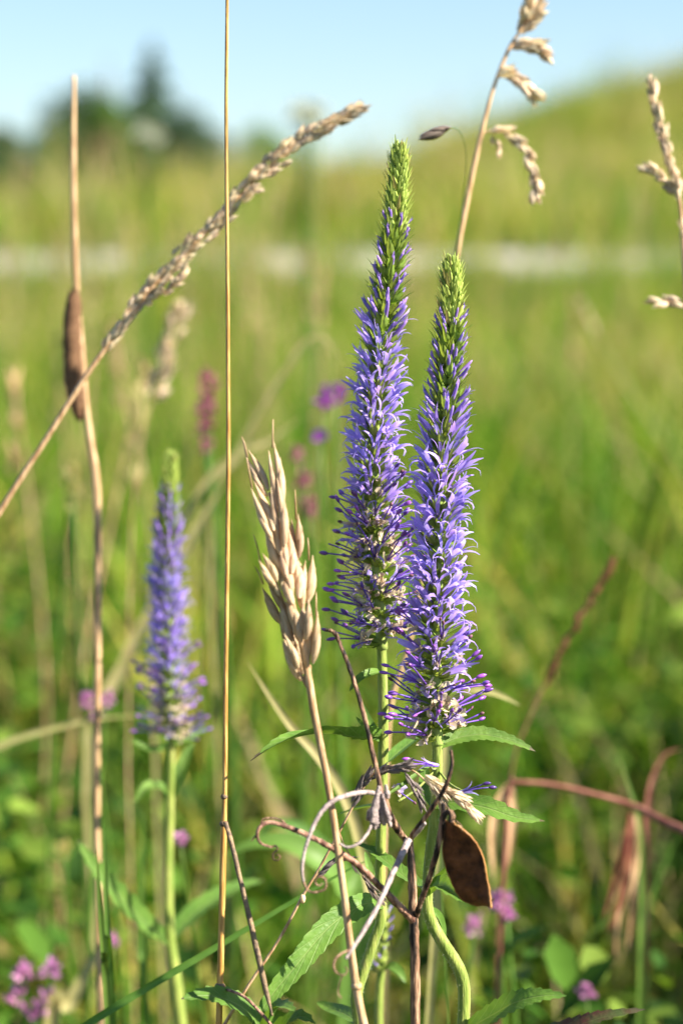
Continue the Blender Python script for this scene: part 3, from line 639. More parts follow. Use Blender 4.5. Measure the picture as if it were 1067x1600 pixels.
# ------------------------------------------------------------------ grass heads
def f_scale(mb, p, d, up, ln, w, mat=0):
    """one boat-shaped husk scale"""
    d = Vector(d).normalized(); up = Vector(up); s = d.cross(up).normalized(); n = s.cross(d); vs = []; fs = []
    for i in range(6):
        t = i / 5; ww = w * (math.sin(math.pi * (t * .9 + .06) ** .8)) if i < 5 else w * .03
        for x in (-1, -.5, 0, .5, 1): vs.append(p + d * ln * t + s * x * ww + n * (ww * (1 - x * x) * 1.0))
    for i in range(5):
        for k in range(4): fs.append((i * 5 + k, i * 5 + k + 1, i * 5 + 6 + k, i * 5 + 5 + k))
    mb.add(vs, fs, mat)
def f_lemma(mb, p, d, up, ln, w, mat=0):
    """a closed, keeled husk: round in section, drawn to a point"""
    d = Vector(d).normalized(); s = d.cross(Vector(up)).normalized(); n = s.cross(d); K = 7; vs = []; fs = []
    prof = ((0, .35), (.12, .74), (.3, 1), (.5, .97), (.68, .70), (.84, .30), (1, .03)); m = len(prof)
    for t, r in prof:
        for k in range(K):
            a = 2 * math.pi * k / K; kl = 1.18 if k == 0 else 1
            vs.append(p + d * ln * t + (n * math.cos(a) * kl * .8 + s * math.sin(a)) * w * r + n * (.10 * ln * t * (1 - t)))
    for i in range(m - 1):
        for k in range(K):
            k2 = (k + 1) % K; fs.append((i * K + k, i * K + k2, (i + 1) * K + k2, (i + 1) * K + k))
    mb.add(vs, fs, mat)
def f_brome(mb):     # spikelet of husks overlapping in two rows, unit length along +Z
    n = 4
    for k in range(n):
        t = k / (n - 1); sd = 1 if k % 2 else -1
        p = Vector((sd * .05, U(-.03, .03), t * .30)); d = Vector((sd * (.17 - .16 * t) + U(-.03, .03), U(-.07, .07), 1))
        f_lemma(mb, p, d, Vector((sd, U(-.9, .9), 0)), .68 + .04 * t, .102 * (1 - .12 * t), 0)
def f_small(mb):     # slim spikelet of three husks
    for k in range(4):
        a = k * 1.57 + U(-.3, .3); o = Vector((math.cos(a), math.sin(a), 0)); f_scale(mb, o * .04 + Vector((0, 0, .08 * k)), Vector((0, 0, 1)) + o * U(.05, .2), o, U(.6, .85), U(.08, .12))
BRO = variants(5, f_brome, 'spikelet', ['brome']); SML = variants(6, f_small, 'spikelet', ['husk']); SMD = variants(3, f_small, 'spikelet', ['husk_dark'])

def culm(name, label, cat, pl, mat, group=None, sides=8, rough=0.0, foot=None):
    """a stem traced from tip to foot and carried down to the ground"""
    last = P(*pl[-1][:3]); g = ground(foot if foot is not None else last + Vector((U(-.01, .01), U(-.005, .015), 0)))
    th = thing(name, label, cat, g, group); mb = MB()
    q = spl(pl, 7); pts = [P(*a[:3]) for a in q]; rad = [PX(a[3], a[2]) for a in q]
    v = (pts[-1] - pts[-3]).normalized(); mid = pts[-1].lerp(g, .5) + v * (g - pts[-1]).length * .12
    if (g - pts[-1]).length > .004:
        for a in spl([tuple(pts[-1]), tuple(mid), tuple(g)], 4)[1:]: pts.append(Vector(a)); rad.append(rad[-1])
    tube(mb, pts, rad, sides, 0, rough=rough)
    return th, part('stem', mb, [mat], th)
def node(th, st, x, y, d, r, ln, mat, name='node'):
    mb = MB(); ellip(mb, P(x, y, d), UP, PX(ln, d), PX(r, d), 0, 8, 7); part(name, mb, [mat], th, st)

# bearded brome head before the violet spikes
DB = .467
br, br_st = culm('brome_grass', 'dry pale brome grass head with plump overlapping spikelets', 'grass', [(445, 870, DB, 2.5), (455, 930, DB, 3.5), (470, 1000, DB, 5), (482, 1060, DB, 6), (490, 1110, DB, 6), (500, 1160, DB, 5.5), (518, 1260, DB, 5.5), (535, 1380, DB, 5.5), (545, 1460, DB, 6), (556, 1540, DB, 6.5), (572, 1620, DB, 7)], 'brome_stem')
node(br, br_st, 557, 1541, DB, 9, 16, 'brome_stem')
for (bx, by, tx, ty, hw) in ((440, 800, 426, 690, 15), (443, 868, 431, 745, 17), (420, 775, 386, 705, 13), (428, 840, 394, 752, 14), (444, 890, 420, 790, 19), (462, 880, 463, 802, 16), (452, 905, 448, 826, 16), (474, 950, 483, 866, 18), (462, 945, 455, 860, 22), (432, 915, 407, 866, 14), (448, 975, 411, 905, 17), (466, 1010, 442, 925, 21), (474, 1005, 481, 935, 16), (484, 1045, 494, 953, 16), (474, 1062, 449, 985, 18), (466, 1050, 443, 990, 13), (440, 930, 425, 850, 14)):
    a, b = P(bx, by, DB + U(-.004, .004)), P(tx, ty, DB + U(-.004, .004)); L = (b - a).length
    sp = piece('spikelet', rng.choice(BRO), br_st, br.location, orient(a, b - a, RT, L * .98, U(-.6, .6), hw * .88 / (L / PX(1, DB)) / .195))
mb = MB()
for (x, y, x2, y2) in ((426, 692, 427, 655), (387, 706, 378, 682), (394, 755, 380, 690), (463, 804, 461, 765), (407, 870, 396, 835), (411, 905, 398, 885), (494, 955, 494, 925), (443, 990, 436, 960), (431, 745, 440, 790), (483, 868, 481, 840)):
    tube(mb, [P(x, y + 8, DB), P((x + x2) / 2, (y + y2) / 2, DB), P(x2, y2, DB)], [PX(1.5, DB), PX(1.1, DB), PX(.6, DB)], 5)
for (x, y, x2, y2) in ((474, 1062, 483, 1080), (484, 1045, 484, 1085), (466, 1050, 480, 1075), (474, 950, 472, 1005), (440, 800, 446, 880), (420, 775, 440, 850), (432, 915, 452, 960)):
    tube(mb, [P(x, y - 6, DB), P((x + x2) / 2, (y + y2) / 2, DB), P(x2, y2, DB)], PX(2.2, DB), 5)
part('awn', mb, ['brome_stem'], br)

# the long upright golden straw
DS = .487
sw, sw_st = culm('straw_stem', 'tall thin golden straw stem standing upright beside the brome head', 'grass', [(355, -160, DS, 2.2), (355, 0, DS, 2.6), (353.5, 200, DS, 2.9), (355.5, 420, DS, 3.1), (357, 700, DS, 3.5), (355.5, 860, DS, 3.5), (353, 1050, DS, 3.8), (351.5, 1245, DS, 3.8), (350, 1290, DS, 5), (347, 1420, DS, 5), (344, 1545, DS, 5.2), (341, 1625, DS, 5.2)], 'straw', sides=10)
node(sw, sw_st, 350.5, 1245, DS, 5.5, 11, 'straw_dark'); node(sw, sw_st, 350, 1287, DS, 7, 12, 'straw_dark'); node(sw, sw_st, 344, 1541, DS, 8.5, 13, 'straw_dark')
mb = MB(); stem_px(mb, [(352, 1284, DS - .003, 3.4), (362, 1318, DS - .005, 4), (378, 1385, DS - .008, 4.2), (400, 1478, DS - .01, 4.4), (415, 1545, DS - .011, 4.2), (426, 1588, DS - .012, 1.2)], 6, rough=.12); part('dead_blade', mb, ['straw_dark'], sw, sw_st, label='dark withered leaf blade hanging from the straw joint')
mb = MB(); stem_px(mb, [(348, 1545, DS, 1.6), (366, 1550, DS - .004, 2.6), (385, 1560, DS - .006, 2.6), (410, 1585, DS - .007, 2.6), (432, 1612, DS - .008, 2.6)], 6, rough=.1); part('dead_twig', mb, ['vetch_tan'], sw, sw_st)

# the leaning panicle
def panicle(name, label, axis, stem, n, w, matm, stem_mat, ln, ang=26, foot=None, group=None, extra=()):
    th, st = culm(name, label, 'grass', axis + stem, stem_mat, foot=foot, group=group)
    q = spl(axis, 12); m = len(q)
    for k in range(n):
        i = min(m - 2, int((k + U(0, 1)) / n * (m - 1))); a = q[i]; t = i / (m - 1); p = P(*a[:3]); v = (P(*q[max(i - 1, 0)][:3]) - P(*q[i + 1][:3])).normalized()
        ph = U(0, 6.28); o = v.orthogonal().normalized(); o = o * math.cos(ph) + v.cross(o) * math.sin(ph)
        ww = w(t) if callable(w) else w; e = R(U(.4, 1.3) * ang); L = PX(U(.8, 1.2) * ln, a[2])
        d = v * math.cos(e) + o * math.sin(e); off = PX(ww * U(.1, .75), a[2])
        piece('spikelet', rng.choice(matm), st, th.location, orient(p + o * off - v * L * .3, d, o, L, 0, U(.9, 1.3)))
    for (pl, nn, l2) in extra:
        mb = MB(); pts = stem_px(mb, pl, 5); part('branch', mb, [stem_mat], th, st); k0 = int(len(pts) * .15)
        for k in range(nn):
            i = k0 + int((len(pts) - 1 - k0) * (k + U(0, .9)) / nn); i = min(i, len(pts) - 2)
            v = (pts[i + 1] - pts[i]).normalized(); o = Vector((U(-1, 1), U(-1, 1), U(-1, 1))); o = (o - v * o.dot(v)).normalized(); L = PX(U(.8, 1.2) * l2, pl[0][2])
            piece('spikelet', rng.choice(matm), st, th.location, orient(pts[i] + o * PX(2, pl[0][2]), v + o * U(.15, .55), o, L, 0, U(.9, 1.3)))
    return th, st
DP = .57
panicle('reed_grass', 'buff dense grass panicle leaning diagonally across the thin golden straw', [(562, 170, DP, 1), (520, 190, DP, 1.6), (470, 218, DP, 2), (400, 280, DP, 2.6), (330, 355, DP, 3), (260, 425, DP, 3.4), (205, 490, DP, 3.6), (165, 545, DP, 4)],
    [(130, 595, DP, 4.4), (70, 690, DP, 4.6), (0, 800, DP, 4.8), (-90, 960, DP, 5), (-150, 1150, DP, 5)], 230, lambda t: 2 + 14 * math.sin(math.pi * min(1, t * 1.02)) ** .8 if t < .97 else 2, SML, 'brome_stem', 25, 16,
    foot=P(-190, 2200, DP), extra=[([(222, 478, DP, 1.5), (250, 462, DP - .003, 1.5), (275, 440, DP - .004, 1.2), (286, 425, DP - .004, .8)], 16, 22), ([(372, 312, DP, 1.4), (388, 300, DP - .003, 1), (400, 296, DP - .003, .8)], 6, 20)])

# drooping cocksfoot at the top right
DC = .585
panicle('cocksfoot_grass', 'dry cocksfoot grass with drooping tufts behind the shorter violet spike', [(838, 6, DC, 1), (828, 22, DC, 1.4), (815, 45, DC, 1.8)],
    [(795, 76, DC, 3), (770, 140, DC, 3), (748, 225, DC, 4), (730, 310, DC, 4.3), (713, 400, DC, 4.4), (703, 480, DC + .005, 4.4), (675, 800, DC + .008, 4.4), (640, 1000, DC + .01, 4.4), (609, 1110, DC + .012, 4.4), (600, 1300, DC + .015, 4.4), (598, 1450, DC + .015, 4.4)], 26, 11, SML, 'brome_stem', 30, 35,
    foot=P(604, 2050, DC + .02), extra=[([(795, 78, DC, 1.4), (808, 72, DC, 1.6), (825, 72, DC, 1.4), (846, 80, DC, 1)], 26, 28),
        ([(775, 120, DC, 1.6), (790, 116, DC, 1.8), (808, 124, DC, 1.6), (832, 145, DC, 1)], 26, 28),
        ([(750, 208, DC, 1.6), (775, 204, DC, 1.8), (800, 212, DC, 1.8), (824, 240, DC, 1.8), (835, 275, DC, 1.6), (836, 305, DC, 1)], 34, 26),
        ([(768, 208, DC, 1), (775, 225, DC, 1), (776, 238, DC, .8)], 4, 18)])
dk, dk_st = culm('bent_grass', 'thin grass bowing a dark spikelet over beside the tallest spike tip', 'grass', [(655, 217, .545, 1), (668, 208, .545, 2), (690, 202, .545, 1), (715, 203, .55, .6), (728, 240, .555, .6), (722, 320, .565, .8), (706, 500, .57, 1.2), (690, 900, .57, 1.4), (682, 1200, .57, 1.5), (700, 1600, .57, 1.6)], 'blade')
for (a, b) in (((700, 202), (655, 217)), ((692, 204), (652, 215)), ((705, 201), (668, 205))):
    p0, p1 = P(*a, .545), P(*b, .545); piece('spikelet', SMD[rng.randrange(3)], dk_st, dk.location, orient(p0, p1 - p0, UP, (p1 - p0).length, 0, 1.0))

# grass at the right edge
DR = .58
panicle('edge_grass', 'dry buff grass head with short side sprigs, beyond the drooping cocksfoot', [(1018, 128, DR, 1), (1024, 165, DR, 1.6), (1036, 215, DR, 2), (1050, 260, DR, 2.4), (1060, 310, DR, 3)],
    [(1066, 370, DR, 3.6), (1072, 480, DR, 4), (1080, 700, DR, 4.4), (1090, 1200, DR, 4.6)], 46, lambda t: 3 + 6 * t, SML, 'brome_stem', 26, 18, foot=P(1095, 2100, DR),
    extra=[([(1060, 305, DR, 1.6), (1045, 288, DR, 1.6), (1028, 272, DR, 1.4), (1013, 262, DR, 1)], 12, 24), ([(1074, 480, DR, 1.6), (1058, 474, DR, 1.8), (1030, 470, DR, 1)], 8, 26), ([(1066, 380, DR, 1.2), (1068, 370, DR, 1.2), (1064, 352, DR, 1)], 4, 20)])

# the brown bulrush-like spike
DT = .63
ct, ct_st = culm('timothy_spike', 'dark brown cylindrical seed spike with a long bare tip', 'grass', [(116, 118, DT, 3), (115, 250, DT, 4.5), (117, 380, DT, 5), (121, 470, DT, 5), (129, 560, DT, 5), (135, 640, DT, 5.5), (143, 700, DT, 6.5), (152, 780, DT, 6.5), (153, 1000, DT, 6), (152, 1300, DT, 5.5), (158, 1600, DT, 5.5)], 'brome_stem')
mb = MB(); stem_px(mb, [(117, 455, DT, 7), (115, 480, DT, 13), (114, 540, DT, 15), (117, 600, DT, 14), (122, 640, DT, 10), (125, 657, DT, 4)], 12, n=8, rough=.14)
co = part('seed_head', mb, ['cattail'], ct, label='dark brown cylindrical seed head')
mb = MB(); q = spl([(117, 455, DT, 7), (115, 480, DT, 13), (114, 540, DT, 15), (117, 600, DT, 14), (122, 640, DT, 10), (125, 657, DT, 4)], 12)
for k in range(700):
    a = q[rng.randrange(len(q))]; v = Vector((U(-1, 1), U(-1, 1), U(-.25, .45))).normalized(); p = P(*a[:3]) + v * PX(a[3], DT) * .85; e = p + v * PX(U(3, 7), DT) + UP * PX(U(0, 6), DT); w = v.cross(UP).normalized() * PX(.9, DT)
    mb.add([p - w, p + w, e], [(0, 1, 2)])
o = part('bristle', mb, ['cattail'], ct, co); o['kind'] = 'stuff'

# a fine dry grass whose panicle bends over the speedwell stems
DF = .486
fe, fe_st = culm('fescue_grass', 'fine dry grass bent over between the spikes, its husks straw coloured', 'grass', [(742, 1272, .482, 1), (722, 1248, .482, 1.4), (700, 1236, .482, 1.5), (672, 1226, .483, 1.6), (648, 1206, .484, 1.6), (620, 1196, .485, 1.6), (585, 1208, .486, 1.7), (556, 1252, .486, 1.8), (530, 1300, .487, 2), (497, 1360, .488, 2.1), (473, 1400, .488, 2.4), (435, 1470, .489, 2.4), (385, 1545, .489, 2.6), (325, 1645, .489, 2.8)], 'brome_stem', sides=6)
node(fe, fe_st, 473, 1404, .488, 4.5, 16, 'brome')
def tuft(th, st, pl, n, ln, ms, spread=.35):
    q = spl(pl, 10); pts = [P(*a) for a in q]
    for k in range(n):
        i = min(int(len(pts) * (k + U(0, 1)) / n), len(pts) - 2); v = (pts[i + 1] - pts[i]).normalized(); o = Vector((U(-1, 1), U(-1, 1), U(-1, 1))); o = (o - v * o.dot(v)).normalized(); L = PX(U(.75, 1.25) * ln, pl[0][2])
        piece('spikelet', rng.choice(ms), st, th.location, orient(pts[i] + o * PX(U(0, 4), pl[0][2]), v + o * U(.05, spread), o, L, 0, U(.55, .85)))
tuft(fe, fe_st, [(664, 1212, .482), (690, 1232, .481), (712, 1243, .481), (736, 1266, .481)], 44, 30, SML)
tuft(fe, fe_st, [(672, 1225, .481), (684, 1240, .481), (690, 1254, .481)], 14, 26, SML)
GR = variants(4, f_small, 'spikelet', ['vetch_grey'])
tuft(fe, fe_st, [(548, 1262, .486), (572, 1222, .486), (600, 1204, .485), (630, 1198, .484)], 34, 28, GR, .5)
tuft(fe, fe_st, [(632, 1205, .486), (646, 1228, .486), (655, 1246, .486)], 12, 24, GR)
tuft(fe, fe_st, [(548, 1345, .487), (566, 1370, .487), (588, 1398, .487)], 12, 26, SMD)
tuft(fe, fe_st, [(490, 1372, .488), (515, 1352, .488), (535, 1342, .488)], 8, 24, GR)
mb = MB(); stem_px(mb, [(530, 1300, .487, 1), (540, 1325, .487, 1), (565, 1365, .487, 1), (588, 1398, .487, .8)], 5); stem_px(mb, [(485, 1380, .488, 1), (505, 1358, .488, 1), (535, 1342, .488, .7)], 5); part('branch', mb, ['brome_stem'], fe, fe_st)

# ------------------------------------------------------------------ the dead vetch with its pod
DV = .48
vt, vt_st = culm('dead_vetch', 'dead brown vetch with curling tendrils and a hanging pod', 'plant', [(640, 1312, DV, 5), (643, 1360, DV, 6.5), (646, 1430, DV, 7.5), (648, 1500, DV, 7.5), (649, 1620, DV, 7.5)], 'vetch', rough=.12, sides=9)
def twig(pl, mat, name='branch', sides=7, rough=.14, n=7, label=None):
    mb = MB(); stem_px(mb, pl, sides, n=n, rough=rough); return part(name, mb, [mat], vt, vt_st, label)
twig([(646, 1440, DV, 6.5), (628, 1420, DV - .003, 6), (596, 1388, DV - .006, 5.5), (560, 1352, DV - .010, 5), (520, 1326, DV - .013, 4.8), (478, 1304, DV - .016, 4.6), (440, 1289, DV - .019, 4), (418, 1285, DV - .02, 3.6), (405, 1294, DV - .021, 3), (402, 1306, DV - .021, 2.6), (408, 1318, DV - .021, 2.2), (424, 1324, DV - .021, 2)], 'vetch_tan')
twig([(424, 1324, DV - .021, 2), (431, 1322, DV - .021, 1.6), (433, 1328, DV - .021, 1.5), (427, 1334, DV - .021, 1.4), (427, 1342, DV - .021, 1.3), (434, 1344, DV - .021, 1.2), (438, 1339, DV - .021, 1.1), (433, 1335, DV - .021, 1), (430, 1339, DV - .021, .8)], 'vetch', 'tendril')
twig([(404, 1303, DV - .021, 2), (398, 1308, DV - .021, 1.6), (393, 1314, DV - .021, 1)], 'vetch', 'tendril')
twig([(452, 1294, DV - .018, 1.6), (440, 1282, DV - .017, 1.5), (425, 1278, DV - .016, 1.4), (411, 1280, DV - .016, 1.2), (408, 1288, DV - .016, 1)], 'vetch_tan', 'tendril')
twig([(650, 1432, DV, 4.5), (656, 1412, DV - .003, 4.5), (668, 1380, DV - .006, 4.5), (682, 1332, DV - .009, 5), (690, 1290, DV - .01, 5), (693, 1255, DV - .01, 3.5)], 'vetch')
twig([(636, 1316, DV, 5), (620, 1294, DV - .003, 6), (606, 1268, DV - .005, 6), (597, 1242, DV - .006, 5.5), (592, 1220, DV - .006, 4), (583, 1180, DV - .006, 3.8), (566, 1108, DV - .005, 3.6), (548, 1050, DV - .004, 3.4), (532, 1008, DV - .003, 3.2), (522, 988, DV - .003, 3.4), (508, 984, DV - .003, 2)], 'vetch', label='dark straight twig rising beside the tallest spike')
twig([(636, 1318, DV, 4), (648, 1300, DV - .003, 4.5), (668, 1272, DV - .006, 4), (690, 1240, DV - .008, 3.6), (702, 1212, DV - .009, 3.2), (706, 1190, DV - .009, 2.8), (704, 1172, DV - .009, 2.4)], 'vetch')
twig([(640, 1312, DV, 4), (652, 1300, DV - .004, 3.4), (664, 1286, DV - .006, 2.4)], 'vetch_grey')
twig([(638, 1312, DV - .004, 6), (630, 1330, DV - .006, 5.5), (612, 1368, DV - .012, 4.5), (592, 1412, DV - .018, 4), (572, 1448, DV - .024, 3.6), (552, 1480, DV - .028, 3), (540, 1498, DV - .03, 2.4)], 'vetch_grey', label='pale grey twig slanting down across the dark stem')
twig([(592, 1240, DV - .009, 3.5), (570, 1238, DV - .012, 4), (545, 1242, DV - .015, 4), (520, 1252, DV - .018, 3.8), (500, 1272, DV - .02, 3.6), (486, 1300, DV - .022, 3.2), (476, 1330, DV - .023, 2.8), (472, 1358, DV - .024, 2.4), (474, 1378, DV - .024, 2)], 'vetch_grey', 'tendril')
twig([(474, 1378, DV - .024, 2), (482, 1392, DV - .024, 1.7), (496, 1394, DV - .024, 1.6), (508, 1388, DV - .024, 1.6), (508, 1374, DV - .024, 1.5), (498, 1370, DV - .024, 1.4), (492, 1378, DV - .024, 1.3), (498, 1384, DV - .024, 1.2), (504, 1380, DV - .024, 1)], 'vetch_tan', 'tendril')
twig([(582, 1284, DV - .011, 2.5), (574, 1302, DV - .013, 2.6), (560, 1318, DV - .015, 2.4), (543, 1324, DV - .016, 2.2), (530, 1318, DV - .016, 1.8)], 'vetch_grey', 'tendril')
twig([(547, 1484, DV - .029, 1.8), (530, 1492, DV - .03, 1.5), (522, 1504, DV - .031, 1.4), (524, 1518, DV - .031, 1.3), (536, 1524, DV - .031, 1.2), (543, 1516, DV - .031, 1.1), (538, 1510, DV - .031, 1)], 'vetch_tan', 'tendril')
twig([(536, 1522, DV - .031, 1.2), (530, 1536, DV - .031, 1.1), (528, 1552, DV - .031, 1), (534, 1560, DV - .031, .9)], 'vetch_tan', 'tendril')
mb = MB()                                                           # the shrivelled grey flower cluster
for (x0, y0, x1, y1, r) in ((592, 1228, 580, 1286, 7), (594, 1236, 590, 1294, 8), (597, 1240, 600, 1290, 6), (590, 1246, 573, 1282, 6), (598, 1246, 610, 1292, 5), (588, 1262, 584, 1296, 7), (602, 1226, 606, 1248, 5)):
    d0 = DV - .010 + U(-.004, .003)
    stem_px(mb, [(x0, y0, d0, 2.5), ((x0 * 2 + x1) / 3, (y0 * 2 + y1) / 3, d0, r * .6), ((x0 + 2 * x1) / 3, (y0 + 2 * y1) / 3, d0, r), (x1, y1, d0, r * .45)], 8, n=5, rough=.28)
part('dead_flower', mb, ['vetch_grey'], vt, vt_st, label='shrivelled grey flower cluster')
fz = [(640, 1440, DV, 7), (646, 1430, DV, 7.5), (648, 1500, DV, 7.5), (649, 1620, DV, 7.5)]
hairs(vt, [(628, 1420, DV - .003, 6), (596, 1388, DV - .006, 5.5), (520, 1326, DV - .013, 4.8), (440, 1289, DV - .019, 4)], 160, vt_st, .5)
hairs(vt, [(656, 1412, DV - .003, 4.5), (682, 1332, DV - .009, 5), (692, 1262, DV - .01, 4)], 90, vt_st, .5)
def pod():
    left = [(697, 1284), (694, 1300), (693, 1326), (695, 1348), (701, 1370), (711, 1393), (721, 1408), (733, 1416), (747, 1419), (760, 1418)]
    right = [(708, 1284), (720, 1293), (734, 1306), (746, 1322), (754, 1340), (758, 1358), (761, 1378), (763, 1394), (765, 1406), (765, 1416)]
    q0, q1 = spl(left, 3), spl(right, 3); m = len(q0)
    for q in (q0, q1):
        for a in q[1:-1]: a += np.array((U(-.9, .9), U(-.7, .7))); d = DV - .012; vs = []; fs = []; K = 9
    for sgn in (-1, 1):
        for i in range(m):
            t = i / (m - 1)
            for k in range(K):
                s = k / (K - 1); x = q0[i][0] * (1 - s) + q1[i][0] * s; y = q0[i][1] * (1 - s) + q1[i][1] * s
                seed = sum(math.exp(-((t - c) / .085) ** 2 - ((s - .52) / .24) ** 2) for c in (.2, .42, .64, .82))
                th = .00030 + .00022 * min(1, 5 * s * (1 - s)) + .00042 * seed + .00010 * math.sin(x * .9 + y * .6) * math.sin(y * .8 - x * .3)
                vs.append(P(x, y, d) + FW * (sgn * th) + FW * (0.0016 * math.sin(t * 3.0) - .0050 * (s - .5)))
    o = m * K
    for i in range(m - 1):
        for k in range(K - 1):
            a = i * K + k; fs.append((a, a + 1, a + K + 1, a + K)); fs.append((o + a, o + a + K, o + a + K + 1, o + a + 1))
        for k in (0, K - 1):
            a = i * K + k; fs.append((a, a + K, o + a + K, o + a))
    mb = MB(); mb.add(vs, fs, 0)
    po = part('pod', mb, ['pod'], vt, None, 'flat dark brown seed pod')
    mb = MB()
    for q in (q0, q1):
        pts = [P(a[0], a[1], d) + FW * (0.0016 * math.sin(i / (m - 1) * 3.0) + (-.0025 if q is q1 else .0025)) for i, a in enumerate(q)]; tube(mb, pts, PX(2.2 if q is q1 else 1.3, d), 6)
    part('pod_rim', mb, ['pod_rim'], vt, po)
    mb = MB(); stem_px(mb, [(762, 1412, d, 2), (767, 1408, d, 1.4), (772, 1404, d, 1)], 5)
    stem_px(mb, [(690, 1290, DV - .01, 2.5), (698, 1270, DV - .011, 4), (706, 1272, DV - .012, 5), (705, 1286, d, 5.5)], 7, rough=.2)
    stem_px(mb, [(706, 1278, d, 1), (714, 1284, d - .002, 1), (720, 1290, d - .003, .8), (722, 1300, d - .003, .6)], 5); part('pod_stalk', mb, ['vetch'], vt, po)
pod()

# ------------------------------------------------------------------ single blades, background stalks and flowers
def blade_thing(label, pl, hw, mat, group=None, up=(0, -1, .35), name='grass_blade'):
    last = P(*pl[-1]); g = ground(last + Vector((U(-.015, .015), U(-.01, .02), 0)))
    th = thing(name, label, 'grass', g, group); mb = MB(); pts = [P(*a) for a in pl][::-1]
    if (last - g).length > .01: pts = [g] + pts
    leaf(mb, pts, PX(hw, pl[0][2]), up, fold=.35, n=24, prof=lambda s: min(1, .55 + s * 2) * max(.02, 1 - s ** 3)); part('blade', mb, [mat], th)
blade_thing('long green blade slanting up behind the fine straw stems', [(590, 1336, .53), (520, 1372, .53), (430, 1425, .53), (330, 1485, .53), (250, 1532, .53), (120, 1612, .53), (-40, 1725, .53), (-200, 1900, .53)], 6.5, 'blade')
blade_thing('pale green blade crossing behind the brome stem', [(386, 1032, .60), (420, 1085, .60), (455, 1135, .60), (500, 1185, .60), (545, 1260, .60), (580, 1400, .60), (600, 1600, .60)], 9, 'blade_pale')
blade_thing('upright green blade growing beside the brown seed spike stem', [(163, 1278, .56), (166, 1380, .56), (170, 1480, .56), (176, 1600, .56)], 6, 'blade')
blade_thing('shorter upright green blade by the foot of the brown seed spike', [(151, 1322, .555), (157, 1420, .555), (165, 1520, .555), (172, 1620, .555)], 6, 'blade')
blade_thing('slender green stalk close beside the small speedwell stem', [(226, 1250, .68), (224, 1350, .68), (222, 1480, .68), (232, 1620, .68)], 6, 'blade')
blade_thing('broad pale blade slanting up beside the largest pink clover cluster', [(166, 1465, .70), (140, 1510, .70), (110, 1570, .70), (80, 1640, .70)], 13, 'blade_pale')
blade_thing('narrow pale straw blade leaning behind the small speedwell', [(352, 752, .80), (330, 790, .80), (300, 840, .80), (260, 920, .80), (190, 1050, .80), (140, 1250, .8)], 11, 'blade_pale')
blade_thing('arched dry blade behind the brome head', [(528, 590, .86), (522, 548, .86), (500, 524, .86), (474, 538, .86), (444, 582, .86), (415, 630, .86), (370, 720, .86), (330, 900, .86)], 5, 'blade_pale')
blade_thing('pale blade lying aslant behind the brome tip', [(478, 646, .82), (450, 668, .82), (420, 690, .82), (380, 705, .82), (330, 745, .82), (270, 850, .82), (240, 1000, .82)], 6, 'blade_pale')
blade_thing('short dry blade tip beside the lower stamens', [(812, 1102, .60), (790, 1090, .60), (762, 1080, .60), (730, 1080, .60), (700, 1120, .60), (690, 1300, .60)], 8, 'blade_pale')
blade_thing('dry straw blade crossing behind the small speedwell foot', [(230, 1118, .72), (160, 1122, .72), (90, 1137, .72), (0, 1166, .72), (-90, 1230, .72), (-140, 1400, .72)], 6, 'blade_pale')
blade_thing('bright green blade rising across the kink of the red stem', [(965, 1170, .70), (980, 1220, .70), (1000, 1290, .70), (1004, 1400, .70), (1000, 1600, .70)], 6, 'blade')
blade_thing('green blade curving up beyond the kinked reddish stem', [(1062, 1300, .74), (1040, 1350, .74), (1018, 1410, .74), (1004, 1500, .74), (1000, 1640, .74)], 6, 'blade')
blade_thing('arching dry stalk just above the kinked reddish stem', [(1064, 1170, .72), (1040, 1178, .72), (1022, 1210, .72), (1012, 1260, .72), (1006, 1360, .72), (1002, 1560, .72)], 6, 'red_stem')
blade_thing('broad pale green leaf behind the curling tendril', [(352, 1336, .66), (400, 1318, .66), (450, 1318, .66), (500, 1345, .66), (540, 1392, .665), (555, 1500, .67)], 26, 'foliage_light', name='broad_leaf', up=(0, -.7, .8))
blade_thing('upper broad pale leaf behind the curling tendril', [(395, 1318, .68), (425, 1290, .68), (460, 1294, .68), (500, 1325, .68), (530, 1370, .68), (560, 1480, .68)], 18, 'foliage_light', name='broad_leaf', up=(0, -.7, .8))

th, st = culm('bent_red_stem', 'bent reddish dry stem kinked beside the green blades', 'plant', [(800, 1222, .68, 4), (860, 1226, .68, 4), (930, 1242, .68, 4.5), (990, 1260, .68, 5.5), (1040, 1286, .67, 7), (1090, 1312, .66, 7), (1140, 1380, .66, 7)], 'red_stem')
for k, (pl, w) in enumerate((([(985, 1270, .71), (982, 1330, .71), (970, 1400, .71), (948, 1460, .71)], 8), ([(992, 1275, .72), (1000, 1340, .72), (985, 1420, .72), (980, 1490, .72)], 7), ([(978, 1290, .71), (962, 1370, .71), (942, 1440, .71)], 6), ([(990, 1280, .715), (990, 1350, .715), (966, 1430, .715), (962, 1500, .715)], 5))):
    mb = MB(); leaf(mb, [P(*a) for a in pl], PX(w, .69), (.3, -1, .1), fold=.5, wave=.2); part('withered_leaf', mb, ['red_leaf' if k % 2 == 0 else 'brome_stem'], th, st)
th, st = culm('withered_stalk', 'limp brown withered stalk hanging behind the pod', 'plant', [(800, 1215, .68, 3), (792, 1250, .68, 5), (788, 1320, .68, 5), (782, 1450, .68, 3), (776, 1620, .68, 3)], 'red_stem')
